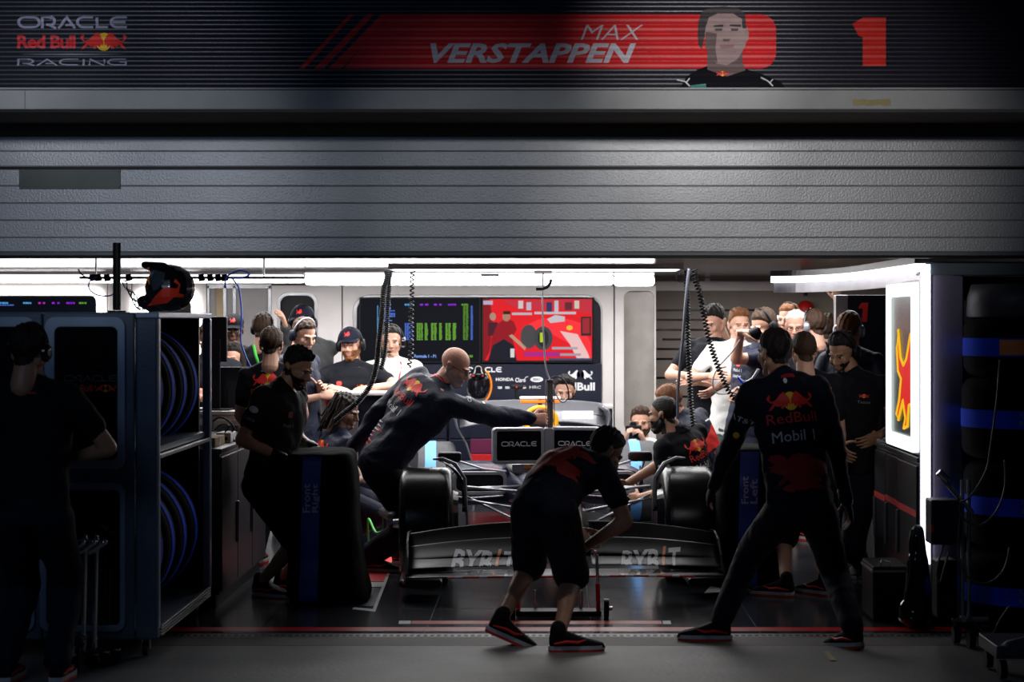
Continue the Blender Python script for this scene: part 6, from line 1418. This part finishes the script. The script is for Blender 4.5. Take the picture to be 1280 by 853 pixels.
# --- right group
person('young man in black polo looking down at his folded arms', 15.9, (893, 402), (-42, 24), (892, 436), (882, 545), -20, H=1.86, hands=((872, 478, -.25), (862, 470, -.3)), hair=('quiff', 'hdark'), skin='skin', top=('tee', 'clothd'), bottom=('trousers', 'kh'), elb=(W((1, -.2, -.6)), W((-1, -.3, -1))))
person('fair-haired man in white tee behind the raised elbow', 15.5, (924, 406), (10, 8), (922, 440), (912, 545), 0, H=1.8, hands=((895, 486, -.35), (888, 470, -.3)), hair=('quiff', 'hginger'), skin='skin', top=('tee', 'tee'), bottom=('trousers', 'grn'), elb=(W((1, -.2, -1)), W((-1, -.2, -1))))
person('mechanic raising a bare arm with a black cup at his face', 14.9, (955, 408), (-58, 22), (950, 438), (934, 545), -50, H=1.9, hands=((926, 416, -.40), (915, 495, -.25)), hair=('short', 'hbrown'), skin='skin', top=('tee', 'clothn'), bottom=('trousers', 'cloth'), extras=(('headset', 'black'),), elb=(W((-1, -.1, -.15)), None), hdir=(W((1, .1, .05)), None), palm=(W((0, .3, -1)), None), hp=('hold', 'hold'), sh=.1,
       prints=(('front', .80, -.05, 'bar', 0, .05, .05, 'redp'), ('front', .72, -.05, 'text', 'Mobil 1', .09, .024, 'wprint'), ('front', .65, -.05, 'oracle', 0, .09, .02, 'wprint')))
cu = thing('black_cup', 'black cup held up at the face of the raised-arm mechanic', 'cup', at(943, 425, 14.5))
MB().cyl(at(938, 420, 14.5), at(949, 415, 14.5), .045, .05, n=22).build('cup_body', 'black', cu); MB().cyl(at(949, 415, 14.5), at(950.5, 414, 14.5), .053, .053, n=22).build('cup_rim', 'blackg', cu)
sn = thing('camera_monopod', 'blue-strapped grey grip held below the black cup', 'tool', at(935, 480, 14.5))
MB().tube(smoothp([at(922, 472, 14.45), at(930, 478, 14.45), at(940, 474, 14.45), at(948, 462, 14.48)]), .012, 8).build('grip_bar', 'silver', sn, smooth=True); MB().tube(smoothp([at(922, 472, 14.43), at(930, 480, 14.43), at(937, 478, 14.43)]), .008, 8).build('strap', 'blue', sn, smooth=True)
cord('grey_tube', [(925, 425), (915, 440), (896, 462), (891, 480), (897, 492), (915, 491), (922, 484)], 14.4, .005, 'silver', 'thin grey tube looping from the raised arm to the blue strap', cat='tube')
person('white-haired man in glasses among the right-hand crowd', 15.3, (995, 408), (-14, 12), (998, 442), (1000, 545), -10, H=1.78, hair=('recede', 'hwhite'), skin='skinr', top=('jacket', 'clothn'), bottom=('trousers', 'clothd'), extras=(('glasses',),))
person('brown-haired man in grey headset behind the white-haired man', 16.3, (986, 399), (-35, 8), (992, 430), (1000, 540), -20, H=1.84, hair=('short', 'hginger'), skin='skin', top=('jacket', 'clothd'), bottom=('trousers', 'clothd'), extras=(('headset', 'black', 'silver'),))
person('headset man in black padded jacket at the back right', 15.3, (1016, 408), (-140, 8), (1022, 438), (1024, 545), -150, H=1.82, hair=('short', 'hbrown'), skin='skin', top=('jacket', 'clothd'), bottom=('trousers', 'clothd'), extras=(('headset', 'blackg', 'silver'),))
person('mechanic in shorts with team emblem seen behind the striding mechanic', 12.3, (1004, 438), (-168, 4), (1008, 474), (1008, 600), 178, H=1.76, hands=((960, 590, .3), (1050, 590, .2)), feet=((982, 731, -.15), (1030, 734, -.1)), toes=((-115, 0), (-140, 0)), hair=('buzz', 'hbrown'), skin='skin', top=('tee', 'clothd'), bottom=('shorts', 'clothd'),
       prints=(('back', .84, .03, 'emblem', 0, .24, .1, ('yel', 'redp')),))
person('bearded man in black headset looking down at the right wall bench', 12.85, (1053, 440), (-38, 26), (1070, 476), (1062, 592), -18, H=1.88, hands=((1098, 545, -.1), (1050, 560, -.3)), hair=('short', 'hdark'), beard='hdark', skin='skint', top=('tee', 'clothd'), bottom=('trousers', 'cloth'), extras=(('headset', 'black'),), feet=((1074, 706, .3), (1045, 716, .0)),
       prints=(('front', .80, -.085, 'bar', 0, .05, .045, mat('badge_teal_red', (.4, .1, .1), .5)), ('front', .72, -.085, 'text', 'Mobil 1', .08, .024, 'gprint'), ('front', .80, .09, 'emblem', 0, .06, .025, ('yel', 'redp')), ('front', .74, .09, 'text', 'Tezos', .08, .018, 'gprint')))
person('ginger-haired man with silver headband behind the bearded headset man', 14.0, (1062, 413), (150, 5), (1066, 446), (1062, 550), 160, H=1.8, hair=('short', 'hginger'), skin='skinr', top=('tee', 'clothn'), bottom=('trousers', 'clothd'), extras=(('headset', 'silver', 'silver'),))
person('man with one bare arm raised before the silver panel edge', 15.9, (1036, 412), (170, 0), (1036, 444), (1036, 550), 175, H=1.80, hands=((1018, 520, .2), (1046, 375, .1)), palm=(None, W((0, 1, 0))), hdir=(None, W((0, 0, 1))), hp=('relax', 'flat'), hair=('short', 'hbrown'), skin='skin', top=('tee', 'clothd'), bottom=('trousers', 'clothd'), elb=(None, W((1, .2, -.3))))
# --- tall wheel covers with blue bands
def tall_cover(label, x0, x1, ytop, Yf, band, text, skew=0):
    Yc = Yf + .28; t = thing('wheel_cover', label, 'tyre cover', (hx((x0 + x1) / 2, Yf), Yc, 0), 'tall covers over wheel sets')
    w = (hx(x1, Yf) - hx(x0, Yf)) / 2; cx = (hx(x0, Yf) + hx(x1, Yf)) / 2; zt_ = hz(ytop, Yf); R = []
    for z, a, b in ((.0, 1.06, 1.0), (.05, 1.12, 1.03), (.14, 1.08, 1.0), (.3, 1.0, .95), (.6, .98, .93), (.85, .97, .92), (.96, .93, .88), (.99, .85, .8), (1.0, .6, .6)):
        R.append(ring((cx + skew * (1 - z) ** 2, Yc, z * zt_), (1, 0, 0), (0, 1, 0), w * a, .28 * b, 40, 4.5))
    m = MB().loft(R); V, Fc = remesh(m, .014, 2); rs = np.random.RandomState(5); V = V + (V - np.array([cx, Yc, .5])) * (vnoise(V, rs, .02, 16))[:, None]; V[:, 2] = np.maximum(V[:, 2], .001)
    o = MB().add(V, Fc).build('draped_cover', 'cover', t, smooth=True); bv = bvh_of_world(o, t); m = MB()
    bx0, bx1 = hx(band[0], Yf) - cx, hx(band[1], Yf) - cx
    wrap(m, pm([[(bx0 - .02, .02), (bx1 - .02, .02), (bx1 - .012, zt_ * .5), (bx1, zt_ * .97), (bx0, zt_ * .97), (bx0 - .012, zt_ * .5)]]), bv, (cx, Yf - .5, 0), X_, Z_, Y_, .004, .03, maxd=1.5)
    m.build('blue_band', mat('band_blue_dark', (.008, .03, .25), .5), t)
    m = MB(); L = []; Tt = []
    for k, l in enumerate(text): v, tt = fit(text_mesh(l, .02), -.085 + 0, -.02 - k * .055, .085 * len(l) / 5, .025 - k * .055); n0 = len(L); L += [(-(y), x) for x, y in v]; Tt += [tuple(i + n0 for i in q) for q in tt]
    wrap(m, (L, Tt), bv, (cx + (bx0 + bx1) / 2 - .03, Yf - .5, zt_ * .70), X_, Z_, Y_, .007, .02, maxd=1.5)
    if m.v: m.build('lettering', 'lav', t)
tall_cover('tall black wheel cover with blue band reading Front Right', 350, 442, 566, 11.75, (378, 401), ('Front', 'Right'), .05)
tall_cover('tall black wheel cover with blue band reading Front Left', 898, 975, 560, 12.45, (926, 950), ('Front', 'Left'))
